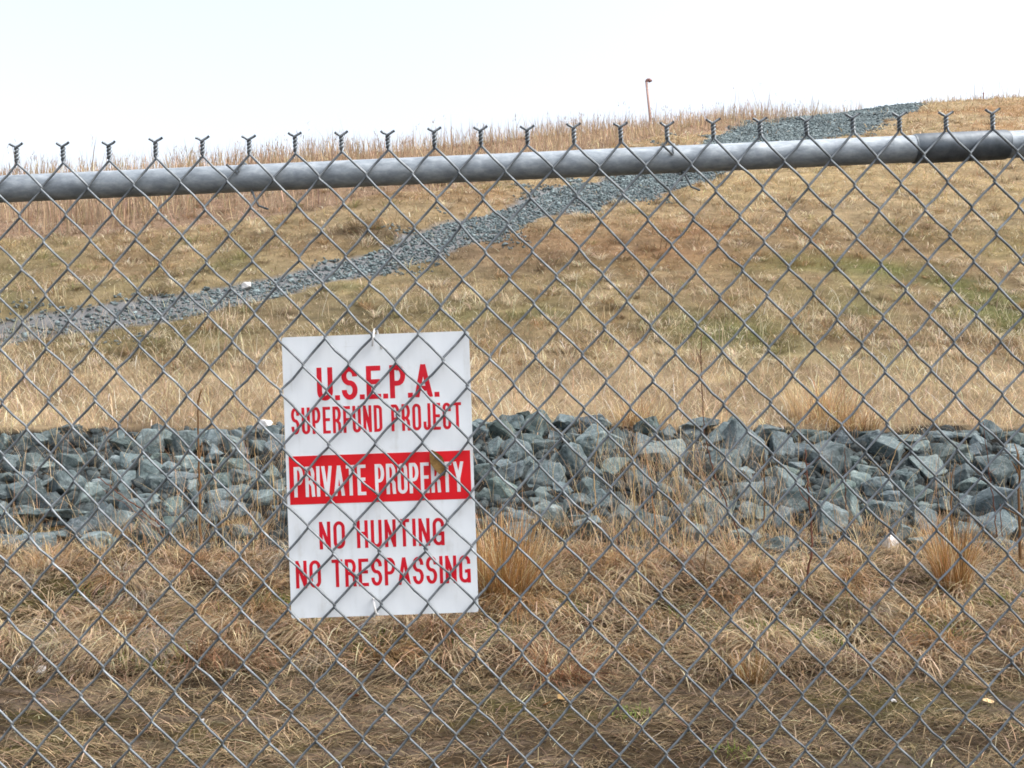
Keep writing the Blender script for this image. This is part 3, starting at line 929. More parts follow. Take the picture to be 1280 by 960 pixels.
ROCK_LIST = []
for i, (px, py, pw, ph, tone) in enumerate(rocks):
    cx, cy = px, min(max(py, 537), 705)
    p = slope_at(cx, cy)
    d = p[1]
    sx = pw / F_PX * d * 1.30
    sz = ph / F_PX * d * 1.36
    sy = 0.55 * (sx + sz) * rr.uniform(0.75, 1.0)
    me = rock_mesh('stone', 100 + i, rr.uniform(0.35, 0.85))
    o = link('rock', me, M_WHITESTONE if tone == W_ else M_ROCK)
    tilt = rr.uniform(-0.38, 0.38) if pw / ph < 2.0 else rr.uniform(-0.12, 0.12)
    # turn the shape at random first, then stretch it to the size it has on the bank
    q = Euler((rr.choice((0, 1.57, 3.14, 4.71)), rr.choice((0, 1.57, 3.14)), rr.choice((0, 1.57, 3.14, 4.71)))).to_matrix().to_4x4()
    me.transform(Matrix.Diagonal((sx, sy, sz, 1)) @ q)
    lim = 1.0
    z = CAM_Z + (480 - py) / F_PX * d
    low = sstep(640, 690, np.array(py))
    o.location = (p[0], d + 0.05 * sy - 0.10 * low, z + 0.03 * low)
    o.rotation_euler = (rr.uniform(-0.25, 0.1), tilt, rr.uniform(-0.4, 0.4))
    f = rr.uniform(0.62, 1.04)
    cT = TONE[tone]
    o.color = (cT[0] * f, cT[1] * f * rr.uniform(0.98, 1.03), cT[2] * f * rr.uniform(0.97, 1.06), 1)
    ROCK_LIST.append((o, px, py, pw, ph, tone))

# labels: stones are told apart by size, tone and where they sit along the bank
ORD = ['first', 'second', 'third', 'fourth', 'fifth', 'sixth', 'seventh', 'eighth', 'ninth', 'tenth', 'eleventh', 'twelfth', 'thirteenth', 'fourteenth', 'fifteenth', 'sixteenth',
       'seventeenth', 'eighteenth', 'nineteenth', 'twentieth']
MARKS = [(25, 'by the left photo edge'), (100, 'near the bank\'s left end'), (165, 'by the leaning reddish twigs'), (250, 'by the brown stalk'), (335, 'just left of the sign'),
         (625, 'just right of the sign'), (700, 'above the upright orange tussock'), (775, 'by the upright straw stalk'), (850, 'among dry straws'),
         (930, 'by the big boulder'), (1010, 'by the dark weed stem'), (1100, 'above the small white stone'), (1190, 'behind the right-hand orange tussock'), (1262, 'by the right photo edge')]


def words_for(r):
    o, px, py, pw, ph, tone = r
    a = pw * ph
    s = 'huge' if a > 1500 else 'big' if a > 850 else 'mid-sized' if a > 450 else 'small'
    sh = 'flat' if pw / ph > 2.2 else 'long' if pw / ph > 1.6 else 'upright' if pw / ph < 0.8 else 'blocky'
    tn = {None: 'grey', D_: 'dark grey', P_: 'pale grey', G_: 'greenish grey', W_: 'white'}[tone]
    row = 'top edge' if py < 552 else 'upper row' if py < 590 else 'middle row' if py < 630 else 'lower row' if py < 665 else 'foot'
    return s, sh, tn, row


segs_ = {}
for r in ROCK_LIST:
    s, sh, tn, row = words_for(r)
    seg = min(range(len(MARKS)), key=lambda k: abs(MARKS[k][0] - r[1]))
    segs_.setdefault((s, sh, tn, row, seg), []).append(r)
for (s, sh, tn, row, seg), L0 in segs_.items():
    L0.sort(key=lambda r: r[1])
    for k, r in enumerate(L0):
        pre = '' if len(L0) == 1 else ('left ' if k == 0 else 'right ' if k == len(L0) - 1 else 'middle ')
        wh = {'top edge': 'on top', 'upper row': 'upper row', 'middle row': 'middle row', 'lower row': 'lower row', 'foot': 'at foot'}[row]
        tag(r[0], f'{pre}{s} {sh} {tn} rock, {wh}, {MARKS[seg][1]}', 'rock', 'grey rocks heaped along the bank behind the fence')

# small broken stone that fills the gaps, and the rest of the bank beyond the picture
x = U(-9, 9, 8500); y = U(7.15, 8.70, 8500) + 0.12 * vnoise(x / 0.35, x * 0, 23)
n = len(x)
size = U(0.07, 0.19, n)
inner = np.abs(x) < 0.53 * y
hid = (x > -1.75) & (x < -0.38)
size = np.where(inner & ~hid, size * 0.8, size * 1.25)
tint = np.clip(RNG.normal(0.33, 0.12, n), 0.15, 0.7)[:, None] * np.array((1.0, 1.02, 1.04))  # filler stones tinted dark to paint the shade between the large ones
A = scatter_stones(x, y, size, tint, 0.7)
x = np.concatenate([U(-9, -4.6, 160), U(4.7, 9, 160), U(-1.6, -0.5, 36)]); y = U(7.3, 8.75, 356)
n = len(x)
B = scatter_stones(x, y, U(0.2, 0.42, n), np.clip(RNG.normal(0.95, 0.2, n), 0.5, 1.5)[:, None] * np.array((1.0, 1.02, 1.04)), 0.3)
V = np.concatenate([A[0], B[0]]); F = np.concatenate([A[1], B[1] + len(A[0])]); C = np.concatenate([A[2], B[2]])
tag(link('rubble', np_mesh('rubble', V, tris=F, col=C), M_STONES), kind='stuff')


# ------------------------------------------------------------------ tussocks and weeds
def tussock(px, py, nb, r, len_, up0, up1, dn0, dn1, cols, label, wid=(0.002, 0.0045), squash=1.0, lean=None):
    p = P(px, py)
    a = U(0, 2 * np.pi, nb); rr_ = r * np.sqrt(RNG.random(nb))
    pos = np.stack([rr_ * np.cos(a), rr_ * np.sin(a) * 0.8, np.full(nb, -0.01)], -1)
    head = a + RNG.normal(0, 0.9, nb)
    if lean is not None:
        k = RNG.random(nb) < 0.45
        head[k] = lean + RNG.normal(0, 0.5, k.sum())
    c = blend(cols[0], cols[1], RNG.random(nb))
    k = RNG.random(nb) < 0.2
    c[k] = cols[2]
    B_ = blades(pos, head, U(len_ * 0.35, len_, nb), U(rad(up0), rad(up1), nb), U(rad(dn0), rad(dn1), nb), U(wid[0], wid[1], nb), jitter(c, 0.18), 5)
    o = link('grass_tussock', np_mesh('tussock', B_[0], B_[2], B_[1], B_[3]), M_GRASS)
    o.location = p
    tag(o, label, 'tussock', 'dry grass tussocks growing behind the fence')
    return o


OR1, OR2, OR3 = lin(178, 134, 72), lin(134, 96, 50), lin(208, 184, 140)
tussock(626, 750, 1000, 0.19, 0.68, 52, 90, 0, 88, (OR1, OR2, OR3), 'tall upright orange tussock just right of the sign', wid=(0.0025, 0.0055))
tussock(650, 760, 620, 0.16, 0.46, 25, 70, -70, -15, (lin(186, 146, 88), lin(134, 98, 56), OR3), 'drooping tan tussock spilling forward beside the upright orange one', lean=-1.6)
tussock(1192, 742, 480, 0.09, 0.62, 60, 90, 25, 88, (OR1, OR2, OR3), 'tall upright orange tussock near the right edge of the photo', wid=(0.0025, 0.005))
tussock(1168, 768, 460, 0.16, 0.42, 25, 65, -70, -20, (lin(184, 150, 100), lin(138, 102, 62), OR3), 'wide drooping tan tussock under the right-hand upright orange one', lean=-1.9)
tussock(702, 845, 520, 0.13, 0.32, 10, 62, -40, 30, (lin(170, 116, 72), lin(120, 80, 50), OR3), 'flattened reddish brown tussock low in the middle', lean=-1.2)
tussock(938, 852, 240, 0.06, 0.19, 40, 88, 20, 75, (lin(160, 122, 64), lin(110, 80, 46), OR3), 'small stubby brown tussock low on the right of centre')
tussock(548, 796, 300, 0.08, 0.24, 30, 80, -50, 20, (lin(164, 130, 80), lin(118, 90, 54), OR3), 'small ragged tussock under the lower right corner of the sign', lean=-1.5)
tussock(735, 742, 420, 0.17, 0.36, 25, 70, -60, 0, (lin(190, 158, 108), lin(150, 116, 70), OR3), 'loose pale tussock right of the drooping tan one', lean=-0.8)
tussock(925, 770, 420, 0.18, 0.36, 25, 70, -70, -10, (lin(186, 168, 134), lin(146, 120, 84), PALE), 'bleached drooping tussock below the weeds right of centre', lean=-1.9)
tussock(1075, 772, 340, 0.15, 0.32, 20, 60, -60, 0, (lin(176, 152, 112), lin(140, 112, 74), PALE), 'low drooping tussock between the dark weed stem and the right-hand tussocks', lean=-1.6)
tussock(205, 772, 380, 0.18, 0.34, 15, 55, -50, 0, (lin(186, 156, 112), lin(146, 116, 76), PALE), 'low matted tussock on the left of the sign', lean=0.4)
tussock(60, 712, 300, 0.14, 0.34, 30, 80, -40, 40, (lin(182, 148, 102), lin(148, 112, 70), PALE), 'loose tussock at the foot of the rocks by the left edge')
tussock(1030, 528, 340, 0.30, 0.55, 55, 88, 10, 70, (lin(196, 164, 114), lin(168, 130, 80), OR3), 'fluffy straw tussock on top of the bank above the dark weed stem', wid=(0.004, 0.008))
tussock(1068, 537, 200, 0.20, 0.34, 40, 85, -30, 50, (lin(170, 132, 80), lin(140, 104, 60), OR3), 'short brown tussock on top of the bank at the right', wid=(0.004, 0.008))
tussock(800, 532, 240, 0.20, 0.4, 40, 85, -20, 60, (lin(190, 156, 104), lin(150, 112, 66), OR3), 'straw tussock on top of the bank right of the sign', wid=(0.004, 0.008))


def weed(pts, r, col, label, dy=0.0, twigs=0):
    """a dead stem through the given points, standing on the ground at the first"""
    p0 = P(*pts[0])
    d = p0[1] + dy
    W = []
    for k, (px, py) in enumerate(pts):
        a, b = ray(px, py)
        dd = d + 0.06 * math.sin(1.7 * k + px)
        W.append((a * dd - p0[0], dd - p0[1], CAM_Z + b * dd - p0[2]))
    W = np.array(W)
    W[0, 2] = -0.03
    t = np.linspace(0, 1, len(W)); tt = np.linspace(0, 1, 6 * len(W))
    C3 = np.stack([np.interp(tt, t, W[:, k]) for k in range(3)], -1)
    C3[1:-1] += RNG.normal(0, 0.003, C3[1:-1].shape)
    paths = [C3]; radii = [np.linspace(r, r * 0.45, len(C3))]
    for k in range(twigs):
        i = RNG.integers(len(C3) // 2, len(C3) - 1)
        e = C3[i] + np.array((RNG.normal(0, 0.06), RNG.normal(0, 0.05), U(0.03, 0.12, 1)[0]))
        m_ = (C3[i] + e) / 2 + RNG.normal(0, 0.006, 3)
        paths.append(np.array([C3[i], m_, e])); radii.append(np.array((r * 0.5, r * 0.4, r * 0.25)))
    V, q, t_ = tubes(paths, radii, 5)
    c = np.repeat(np.asarray(col)[None], len(V), 0) * (1 + 0.15 * vnoise(V[:, 2] * 40, V[:, 0] * 40, 3))[:, None]
    o = link('weed_stalk', np_mesh('weed', V, t_, q, c), M_GRASS, smooth=True)
    o.location = p0
    tag(o, label, 'weed', 'dead weed stalks standing in front of the rocks')


RED, BRN, STR = lin(108, 72, 58), lin(122, 92, 62), lin(190, 162, 118)
weed([(250, 684), (250, 640), (249, 590), (248, 540), (247, 500)], 0.011, BRN, 'thick brown weed stalk standing left of the sign', twigs=5)
weed([(222, 672), (180, 640), (150, 617), (122, 596)], 0.007, RED, 'upper leaning reddish twig across the rocks on the left')
weed([(216, 678), (190, 655), (160, 632), (128, 612)], 0.004, RED, 'lower thin leaning reddish twig across the rocks on the left')
weed([(1004, 742), (1014, 694), (1015, 660), (1010, 610), (1007, 562)], 0.0085, RED, 'dark reddish upright weed stem right of centre', twigs=3)
weed([(912, 700), (925, 670), (900, 610), (888, 575), (880, 540), (877, 470), (876, 417)], 0.006, RED, 'tall thin bent reddish stem reaching up the hillside', twigs=5)
weed([(955, 668), (956, 620), (955, 565)], 0.007, BRN, 'short brown stem left of the dark upright weed stem')
weed([(1058, 660), (1057, 610), (1056, 560)], 0.005, RED, 'thin reddish stem in front of the wedge shaped rock')
weed([(1276, 720), (1274, 650), (1273, 567)], 0.012, BRN, 'thickest brown stalk at the right edge of the photo', twigs=4)
weed([(1247, 690), (1244, 640), (1236, 590), (1229, 528)], 0.005, RED, 'thin tall reddish stem left of the thickest brown stalk', twigs=4)
weed([(1256, 690), (1252, 660), (1250, 630)], 0.005, RED, 'short reddish stem beside the right-hand large rock')
weed([(1192, 730), (1190, 660), (1188, 590)], 0.007, BRN, 'brown stem rising out of the right-hand orange tussock', twigs=2)
weed([(860, 655), (845, 600), (832, 560), (822, 520)], 0.004, STR, 'pale straw stalk leaning left among the dry straws')
weed([(745, 640), (742, 590), (748, 540), (744, 505)], 0.005, STR, 'tall pale straw stalk between rocks right of the sign')
weed([(794, 660), (792, 600), (796, 540)], 0.0055, STR, 'upright pale straw stalk in front of the greenish rocks')
weed([(820, 690), (818, 640), (811, 590), (806, 560)], 0.005, lin(176, 128, 84), 'orange brown straw stalk left of the bent reddish stem')
weed([(320, 655), (322, 610), (318, 560), (322, 525)], 0.004, STR, 'pale straw stalk just left of the sign')
weed([(345, 650), (341, 600), (338, 545)], 0.0035, STR, 'thin pale straw touching the left edge of the sign')
weed([(888, 745), (880, 712), (885, 676)], 0.005, BRN, 'short brown stub of a weed below the bent reddish stem')
weed([(1072, 845), (1068, 800), (1074, 770)], 0.003, PALE, 'thin bleached stalk low on the right')
weed([(420, 770), (395, 788), (385, 800)], 0.003, PALE, 'yellow straw lying below the sign')
weed([(1110, 590), (1120, 560), (1150, 530), (1142, 520)], 0.004, STR, 'arched straw stalk on the bank top at the right')

# ------------------------------------------------------------------ loose small things on the ground
def leaf_mesh(seed, L, Wd):
    r = random.Random(seed)
    n = 9
    V, Q, T = [], [], []
    for i in range(n):
        t = i / (n - 1)
        half = Wd * 0.5 * math.sin(math.pi * min(max(t, 0.02), 0.98)) ** 0.7 * r.uniform(0.8, 1.1)
        z = 0.25 * L * (t - 0.5) ** 2 + r.uniform(-.02, .02) * L
        for s in (-1, 0, 1):
            V.append(((t - 0.5) * L, s * half, z + abs(s) * 0.3 * half))
    for i in range(n - 1):
        for k in (0, 1):
            a = i * 3 + k
            Q.append((a, a + 1, a + 4, a + 3))
    m = len(V)
    V2 = [(x_, y_, z_ - 0.0008) for x_, y_, z_ in V]
    Q2 = [(d + m, c_ + m, b_ + m, a_ + m) for a_, b_, c_, d_ in Q for d in (d_,)]
    return np_mesh('leaf', np.array(V + V2), quads=np.array(Q + Q2))


def dead_leaf(px, py, L, col, label, seed):
    p = P(px, py)
    o = link('dead_leaf', leaf_mesh(seed, L, L * 0.6), mat_plain('leaf_brown', col, 0.7, 0.3, 0.25, 60.0), smooth=True)
    o.location = (p[0], p[1], p[2] + 0.015)
    o.rotation_euler = (0.5 + 0.2 * math.sin(seed), 0.15, seed * 1.3)
    tag(o, label, 'leaf', 'dead leaves lying in the thatch')


dead_leaf(192, 812, 0.11, lin(150, 84, 52), 'rusty dead leaf in the thatch left of the sign', 1)
dead_leaf(441, 874, 0.07, lin(132, 76, 50), 'small dark rusty leaf on the bare thatch below the sign', 2)
dead_leaf(684, 884, 0.05, lin(182, 116, 52), 'small orange leaf below the flattened reddish tussock', 3)
dead_leaf(702, 876, 0.06, lin(156, 126, 78), 'pale yellowish leaf right of the small orange leaf', 4)
dead_leaf(1235, 881, 0.06, lin(196, 166, 124), 'pale tan leaf at the lower right', 5)
dead_leaf(738, 822, 0.06, lin(214, 186, 146), 'cream curled leaf above the flattened reddish tussock', 6)
dead_leaf(483, 831, 0.08, lin(188, 156, 104), 'straw coloured leaf scrap below the sign', 7)


def pebble(px, py, s, label, seed):
    p = P(px, py)
    me = rock_mesh('pebble', seed, 0.4)
    me.transform(Matrix.Diagonal((s * 1.4, s, s * 0.7, 1)))
    o = link('pebble', me, M_WHITESTONE)
    o.location = (p[0], p[1], p[2] + 0.25 * s)
    o.rotation_euler = (0, 0.2, seed)
    tag(o, label, 'stone', 'white stones scattered in the grass')


pebble(52, 841, 0.05, 'white stone in the thatch at the lower left', 501)
pebble(1117, 877, 0.022, 'tiny white pebble in the thatch at the lower right', 502)
pebble(22, 836, 0.035, 'small pale pebble left of the white stone at the lower left', 503)
pebble(253, 902, 0.02, 'flat pale chip of stone in the lower left thatch', 504)
pebble(308, 362, 0.16, 'bright white stone lying in the hillside ditch', 505)

# ------------------------------------------------------------------ vent pipe and post on the crest
vd = 42.0
a0, b0 = ray(812, 141)
vx, vz = a0 * vd, float(H(np.array([a0 * vd]), np.array([vd]))[0])
vent = empty('vent_pipe', (vx, vd, vz))
tag(vent, 'thin rusty leaning pipe with a dark hooked top on the skyline', 'pipe')
top = CAM_Z + (480 - 102.5) / F_PX * vd - vz
xt = (808 - 640) / F_PX * vd - vx
# the line of the pole continued down to the ground
zb = CAM_Z + b0 * vd - vz
lean = (xt - 0) / (top - zb)
x_b = -lean * zb
V, q, t = tubes([np.array([(x_b, 0, -0.1), ((x_b + xt) / 2, 0, top / 2), (xt, 0, top)])], 0.052, 12)
link('pole', np_mesh('pole', V, t, q), M_PIPE, vent, True)
ang = np.linspace(0, math.pi * 0.95, 9)
hook = np.array([(xt + 0.085 - 0.085 * math.cos(a), 0, top + 0.085 * math.sin(a)) for a in ang])
V, q, t = tubes([hook], np.linspace(0.06, 0.088, 9)[None].tolist(), 12)
link('hood', np_mesh('hood', V, t, q), M_HOOD, vent, True)

p = hit(1229, 118.8, H=H) if hit(1229, 118.8, H=H) is not None else np.array((23.0, 49.0, 0))
zz = float(H(np.array([p[0]]), np.array([p[1]]))[0])
mk = empty('marker_post', (p[0], p[1], zz))
tag(mk, 'tiny dark marker post on the skyline at the far right', 'post')
V, q, t = tubes([np.array([(0, 0, -0.05), (0.01, 0, 0.2), (0.01, 0, 0.36)])], 0.03, 8)
link('stake', np_mesh('stake', V, t, q), M_HOOD, mk, True)
V, q, t = tubes([np.array([(0.01, 0, 0.36), (0.01, 0, 0.42)])], 0.042, 8)
link('cap', np_mesh('cap', V, t, q), M_HOOD, mk, True)

# ------------------------------------------------------------------ chain link fence
FD = 1.53                            # metres from the lens to the fence
K = FD / F_PX                        # metres per picture pixel at the fence
TILT = rad(2.0)
fence = empty('chain_link_fence', (0, FD, 0))
tag(fence, 'galvanised chain link fence with a pipe top rail and twisted wire tips', 'fence')
ct, st_ = math.cos(TILT), math.sin(TILT)


def loc(px, py):
    """picture point -> fence coordinates (u to the right, v up), in metres"""
    u, v = (px - 640) * K, (480 - py) * K
    return u * ct + v * st_, -u * st_ + v * ct


def world(P3):
    """fence coordinates (u, depth, v) -> coordinates under the fence's Empty"""
    P3 = np.asarray(P3, float)
    u, d, v = P3[:, 0], P3[:, 1], P3[:, 2]
    return np.stack([u * ct - v * st_, d, u * st_ + v * ct + CAM_Z], -1)


WP, HP = 58.15 * K, 66.9 * K          # width and height of one mesh diamond
u0, v0 = loc(602, 181.5)              # a top corner of the mesh
RW = 0.0019
rows = 47
paths = []
nw = 56
rg = np.random.default_rng(5)
for w_ in range(-nw, nw):
    s = 1 if w_ % 2 == 0 else -1
    uc = u0 + (w_ + 0.5) * WP / 2     # this wire weaves between column w_ and w_ + 1
    pts = []
    for j in range(rows + 1):
        side = -1 if (j + w_) % 2 == 0 else 1         # which column it bends round at this row
        u = uc + side * (WP / 4 + 0.0008)
        v = v0 - j * HP / 2
        jx, jv = rg.normal(0, 0.0006), rg.normal(0, 0.0006)
        # short rounded bend with the wire passing from the front to the back layer
        e = 0.0026
        dp = RW * 0.95
        fr = 1 if side > 0 else -1
        if j > 0:
            pts.append((u - side * e * 0.75 + jx, -fr * dp * 0.9, v + e * 1.3 + jv))
        pts.append((u + jx, 0.0, v + jv))
        pts.append((u - side * e * 0.75 + jx, fr * dp * 0.9, v - e * 1.3 + jv))
        if j < rows:
            # middle of the straight run, very slightly bowed
            nu = uc - side * WP / 4
            pts.append(((u + nu) / 2 + rg.normal(0, 0.0009), fr * dp, v - HP / 4 + rg.normal(0, 0.0009)))
    first = pts
    # the twisted tip: wires w_ and w_+1 meet at every second column
    col = w_ if w_ % 2 == 0 else w_ + 1
    utip = u0 + col * WP / 2
    ph = 0.0 if w_ % 2 == 0 else math.pi
    hgt_ = 0.0195 + 0.0012 * math.sin(col * 2.1)
    tip = []
    for k in range(19):
        f = k / 18
        th = ph + f * 2 * math.pi * 1.75
        tip.append((utip + 0.0021 * math.cos(th), 0.0021 * math.sin(th), v0 + 0.001 + hgt_ * f))
    sg = 1 if math.cos(ph + 2 * math.pi * 1.75 + 0.6) > 0 else -1
    tu, tv = tip[-1][0], tip[-1][2]
    for k in range(1, 4):
        tip.append((tu + sg * 0.0035 * k + rg.normal(0, 0.0003), tip[-1][1] * 0.8, tv + 0.0022 * k + rg.normal(0, 0.0003)))
    path = tip[::-1] + first[1:]
    P3 = np.array(path)
    # the mesh is never quite even: let it drift a little
    P3[:, 0] += 0.0028 * fbm(P3[:, 0] / 0.22, P3[:, 2] / 0.22, 211, 2)
    P3[:, 2] += 0.0030 * fbm(P3[:, 0] / 0.3, P3[:, 2] / 0.3, 221, 2)
    P3[:, 1] += 0.003 * fbm(P3[:, 0] / 0.4, P3[:, 2] / 0.4, 231, 2)
    paths.append(world(P3))
V, q, t = tubes(paths, RW, 6)
link('wire_mesh', np_mesh('wire_mesh', V, t, q), M_WIRE, fence, True)

# top rail, just behind the mesh
RR = 16.7 * K * 1.02
rc0, rc1 = (0, 236.5), (1280, 180.0)
dR = RW * 2 + 0.002 + RR


def rail_pt(px):
    py = rc0[1] + (rc1[1] - rc0[1]) * px / 1280
    dd = FD + dR
    a, b = ray(px, py)
    return (a * dd, dR, CAM_Z + b * dd)


V, q, t = tubes([np.array([rail_pt(k) for k in (-1250, -600, 0, 400, 800, 1280, 1900, 2500)])], RR, 28)
rail = link('top_rail', np_mesh('top_rail', V, t, q), M_RAIL, fence, True)
sp = np.array([rail_pt(k) for k in (1141, 1143, 1160, 1200, 1240, 1256, 1258)])
V, q, t = tubes([sp], [np.array((RR + .0008, RR + .0019, RR + .0021, RR + .0021, RR + .0021, RR + .0019, RR + .0008))], 28)
link('rail_sleeve', np_mesh('rail_sleeve', V, t, q), M_SLEEVE, rail, True)

# posts, beyond both sides of the picture
for px in (-560, 1800):
    p = np.array(rail_pt(px))
    g = float(H(np.array([p[0]]), np.array([FD + 0.09]))[0])
    V, q, t = tubes([np.array([(p[0], dR + RR + 0.031, g - 0.15), (p[0], dR + RR + 0.031, 1.0), (p[0], dR + RR + 0.031, p[2] + 0.03)])], 0.03, 20)
    po = link('post', np_mesh('post', V, t, q), M_RAIL, fence, True)
    cap_ = np.array([(p[0], dR + RR + 0.031, p[2] + 0.03 + k) for k in (0.0, 0.012, 0.024, 0.03)])
    V, q, t = tubes([cap_], [np.array((0.034, 0.034, 0.024, 0.006))], 20)
    link('post_cap', np_mesh('post_cap', V, t, q), M_RAIL, po, True)

# tie wires that hold the mesh to the rail
for px in (310, 846):
    p = np.array(rail_pt(px)); r = RR + 0.0022
    pts = []
    for k in range(26):
        a = rad(-35) + k / 25 * rad(330)
        pts.append((p[0] - 0.012 + 0.020 * k / 25, p[1] - r * math.cos(a), p[2] + r * math.sin(a)))
    pts = [(p[0] - 0.026, p[1] - RR - 0.006, p[2] + RR * 0.55 + 0.004)] + pts[3:]
    e = pts[-1]
    pts += [(e[0] + 0.007, e[1] - 0.004, e[2] - 0.014), (e[0] + 0.012, e[1] - 0.003, e[2] - 0.024), (e[0] + 0.026, e[1], e[2] - 0.029)]
    V, q, t = tubes([np.array(pts)], 0.0017, 6)
    link('tie_wire', np_mesh('tie_wire', V, t, q), M_WIRE, fence, True)

# ------------------------------------------------------------------ warning sign on the far side of the mesh
SD = FD + 0.0095
KS = SD / F_PX
SW_, SH_ = 234.2 * KS, 351.6 * KS
scx, scy = 475.1, 593.4
sign = empty('warning_sign', ((scx - 640) * KS, SD, CAM_Z + (480 - scy) * KS))
sign.rotation_euler = (0, -TILT, 0)
tag(sign, 'white warning sign with red lettering hung on the chain link fence', 'sign')


def rrect(w_, h_, r, n=5):
    pts = []
    for cx_, cy_, a0_ in ((w_ / 2 - r, h_ / 2 - r, 0), (-w_ / 2 + r, h_ / 2 - r, 90), (-w_ / 2 + r, -h_ / 2 + r, 180), (w_ / 2 - r, -h_ / 2 + r, 270)):
        for k in range(n + 1):
            a = rad(a0_ + 90 * k / n)
            pts.append((cx_ + r * math.cos(a), cy_ + r * math.sin(a)))
    return pts


def slab(name, pts, y0, y1, mat, parent, holes=None):
    bm = bmesh.new()
    f = [bm.verts.new((x_, y0, z_)) for x_, z_ in pts]
    b_ = [bm.verts.new((x_, y1, z_)) for x_, z_ in pts]
    bm.faces.new(f); bm.faces.new(b_[::-1])
    n = len(pts)
    for i in range(n):
        bm.faces.new((f[i], b_[i], b_[(i + 1) % n], f[(i + 1) % n]))
    bmesh.ops.recalc_face_normals(bm, faces=bm.faces[:])
    me = bpy.data.meshes.new(name); bm.to_mesh(me); bm.free()
    return link(name, me, mat, parent)


slab('panel', rrect(SW_, SH_, 0.004), 0, 0.0018, M_SIGN, sign)


def uv(u, v): return ((u - 0.5) * SW_, (0.5 - v) * SH_)


a = uv(0.016, 0.424); b = uv(0.984, 0.596)
slab('red_band', [(a[0], b[1]), (b[0], b[1]), (b[0], a[1]), (a[0], a[1])], -0.0004, 0.0003, M_RED, sign)


def arc(cx_, cy_, rx, ry, a0_, a1_, n=10):
    return [(cx_ + rx * math.cos(rad(a0_ + (a1_ - a0_) * k / n)), cy_ + ry * math.sin(rad(a0_ + (a1_ - a0_) * k / n))) for k in range(n + 1)]


def glyph(ch, W_, t):
    """sign painter's gothic: centre lines of the strokes of one letter, W_ wide and 1 high, stroke t (tx across, ty along)"""
    h = t / 2
    L_, R_, B0, T0 = h, W_ - h, h, 1 - h
    m = W_ / 2
    rx = (R_ - L_) / 2
    ry = min(rx * 1.25, 0.3)
    if ch == 'U': return [[(L_, 1)] + arc(m, B0 + ry, rx, ry, 180, 360) + [(R_, 1)]]
    if ch == 'O': return [arc(m, T0 - ry, rx, ry, 0, 180) + arc(m, B0 + ry, rx, ry, 180, 360) + [(R_, T0 - ry)]]
    if ch == 'C': return [[(R_, .68)] + arc(m, T0 - ry, rx, ry, 0, 180) + arc(m, B0 + ry, rx, ry, 180, 360) + [(R_, .33)]]
    if ch == 'G': return [[(R_, .68)] + arc(m, T0 - ry, rx, ry, 0, 180) + arc(m, B0 + ry, rx, ry, 180, 330), [(R_, 0), (R_, .5)], [(m, .48 - h), (R_ + h, .48 - h)]]
    if ch == 'S':
        mid = 0.51
        r1, r2 = (T0 - mid) / 2, (mid - B0) / 2
        return [[(R_, .70)] + arc(m, T0 - r1, rx, r1, 0, 180) + arc(m, mid + r1, rx, r1, 180, 262)[1:] + arc(m, mid - r2, rx, r2, 82, 0) + arc(m, B0 + r2, rx, r2, 0, -180)[1:] + [(L_, .30)]]
    if ch == 'E': return [[(L_, 0), (L_, 1)], [(L_, T0), (W_, T0)], [(L_, .52), (W_ * .94, .52)], [(L_, B0), (W_, B0)]]
    if ch == 'F': return [[(L_, 0), (L_, 1)], [(L_, T0), (W_, T0)], [(L_, .50), (W_ * .92, .50)]]
    if ch == 'P': 
        r1 = (T0 - .45) / 2
        return [[(L_, 0), (L_, 1)], [(L_, T0), (m, T0)] + arc(m, T0 - r1, rx, r1, 90, -90) + [(L_, .45)]]
    if ch == 'R':
        r1 = (T0 - .48) / 2
        return [[(L_, 0), (L_, 1)], [(L_, T0), (m, T0)] + arc(m, T0 - r1, rx, r1, 90, -90) + [(L_, .48)], [(m * 1.05, .48), (R_ - .01, .36), (R_, .1), (W_ - h * .8, 0)]]
    if ch == 'D': return [[(L_, 0), (L_, 1)], [(L_, T0), (m * .9, T0)] + arc(m * .9, T0 - ry, R_ - m * .9, ry, 90, 0) + arc(m * .9, B0 + ry, R_ - m * .9, ry, 0, -90) + [(L_, B0)]]
    if ch == 'N': return [[(L_, 0), (L_, 1)], [(R_, 0), (R_, 1)], [(L_, 1 - h), (R_, h)]]
    if ch == 'H': return [[(L_, 0), (L_, 1)], [(R_, 0), (R_, 1)], [(L_, .53), (R_, .53)]]
    if ch == 'I': return [[(m, 0), (m, 1)]]
    if ch == 'T': return [[(m, 0), (m, 1)], [(0, T0), (W_, T0)]]
    if ch == 'A': return [[(h * .8, 0), (m, 1)], [(W_ - h * .8, 0), (m, 1)], [(W_ * .2, .27), (W_ * .8, .27)]]
    if ch == 'V': return [[(h * .8, 1), (m, 0)], [(W_ - h * .8, 1), (m, 0)]]
    if ch == 'Y': return [[(h * .8, 1), (m, .44)], [(W_ - h * .8, 1), (m, .44)], [(m, 0), (m, .48)]]
    if ch == 'J': return [[(R_, 1), (R_, B0 + ry)] + arc(m, B0 + ry, rx, ry, 0, -180) + [(L_, .32)]]
    if ch == '.': return [[(0, t * .5), (W_, t * .5)]]
    return []


GW = {'I': 0.5, '.': 0.0, ' ': 0.55, 'E': .92, 'F': .86, 'T': .98, 'J': .88, 'A': 1.12, 'V': 1.08, 'Y': 1.08, 'O': 1.05, 'G': 1.05, 'N': 1.02, 'H': 1.02}


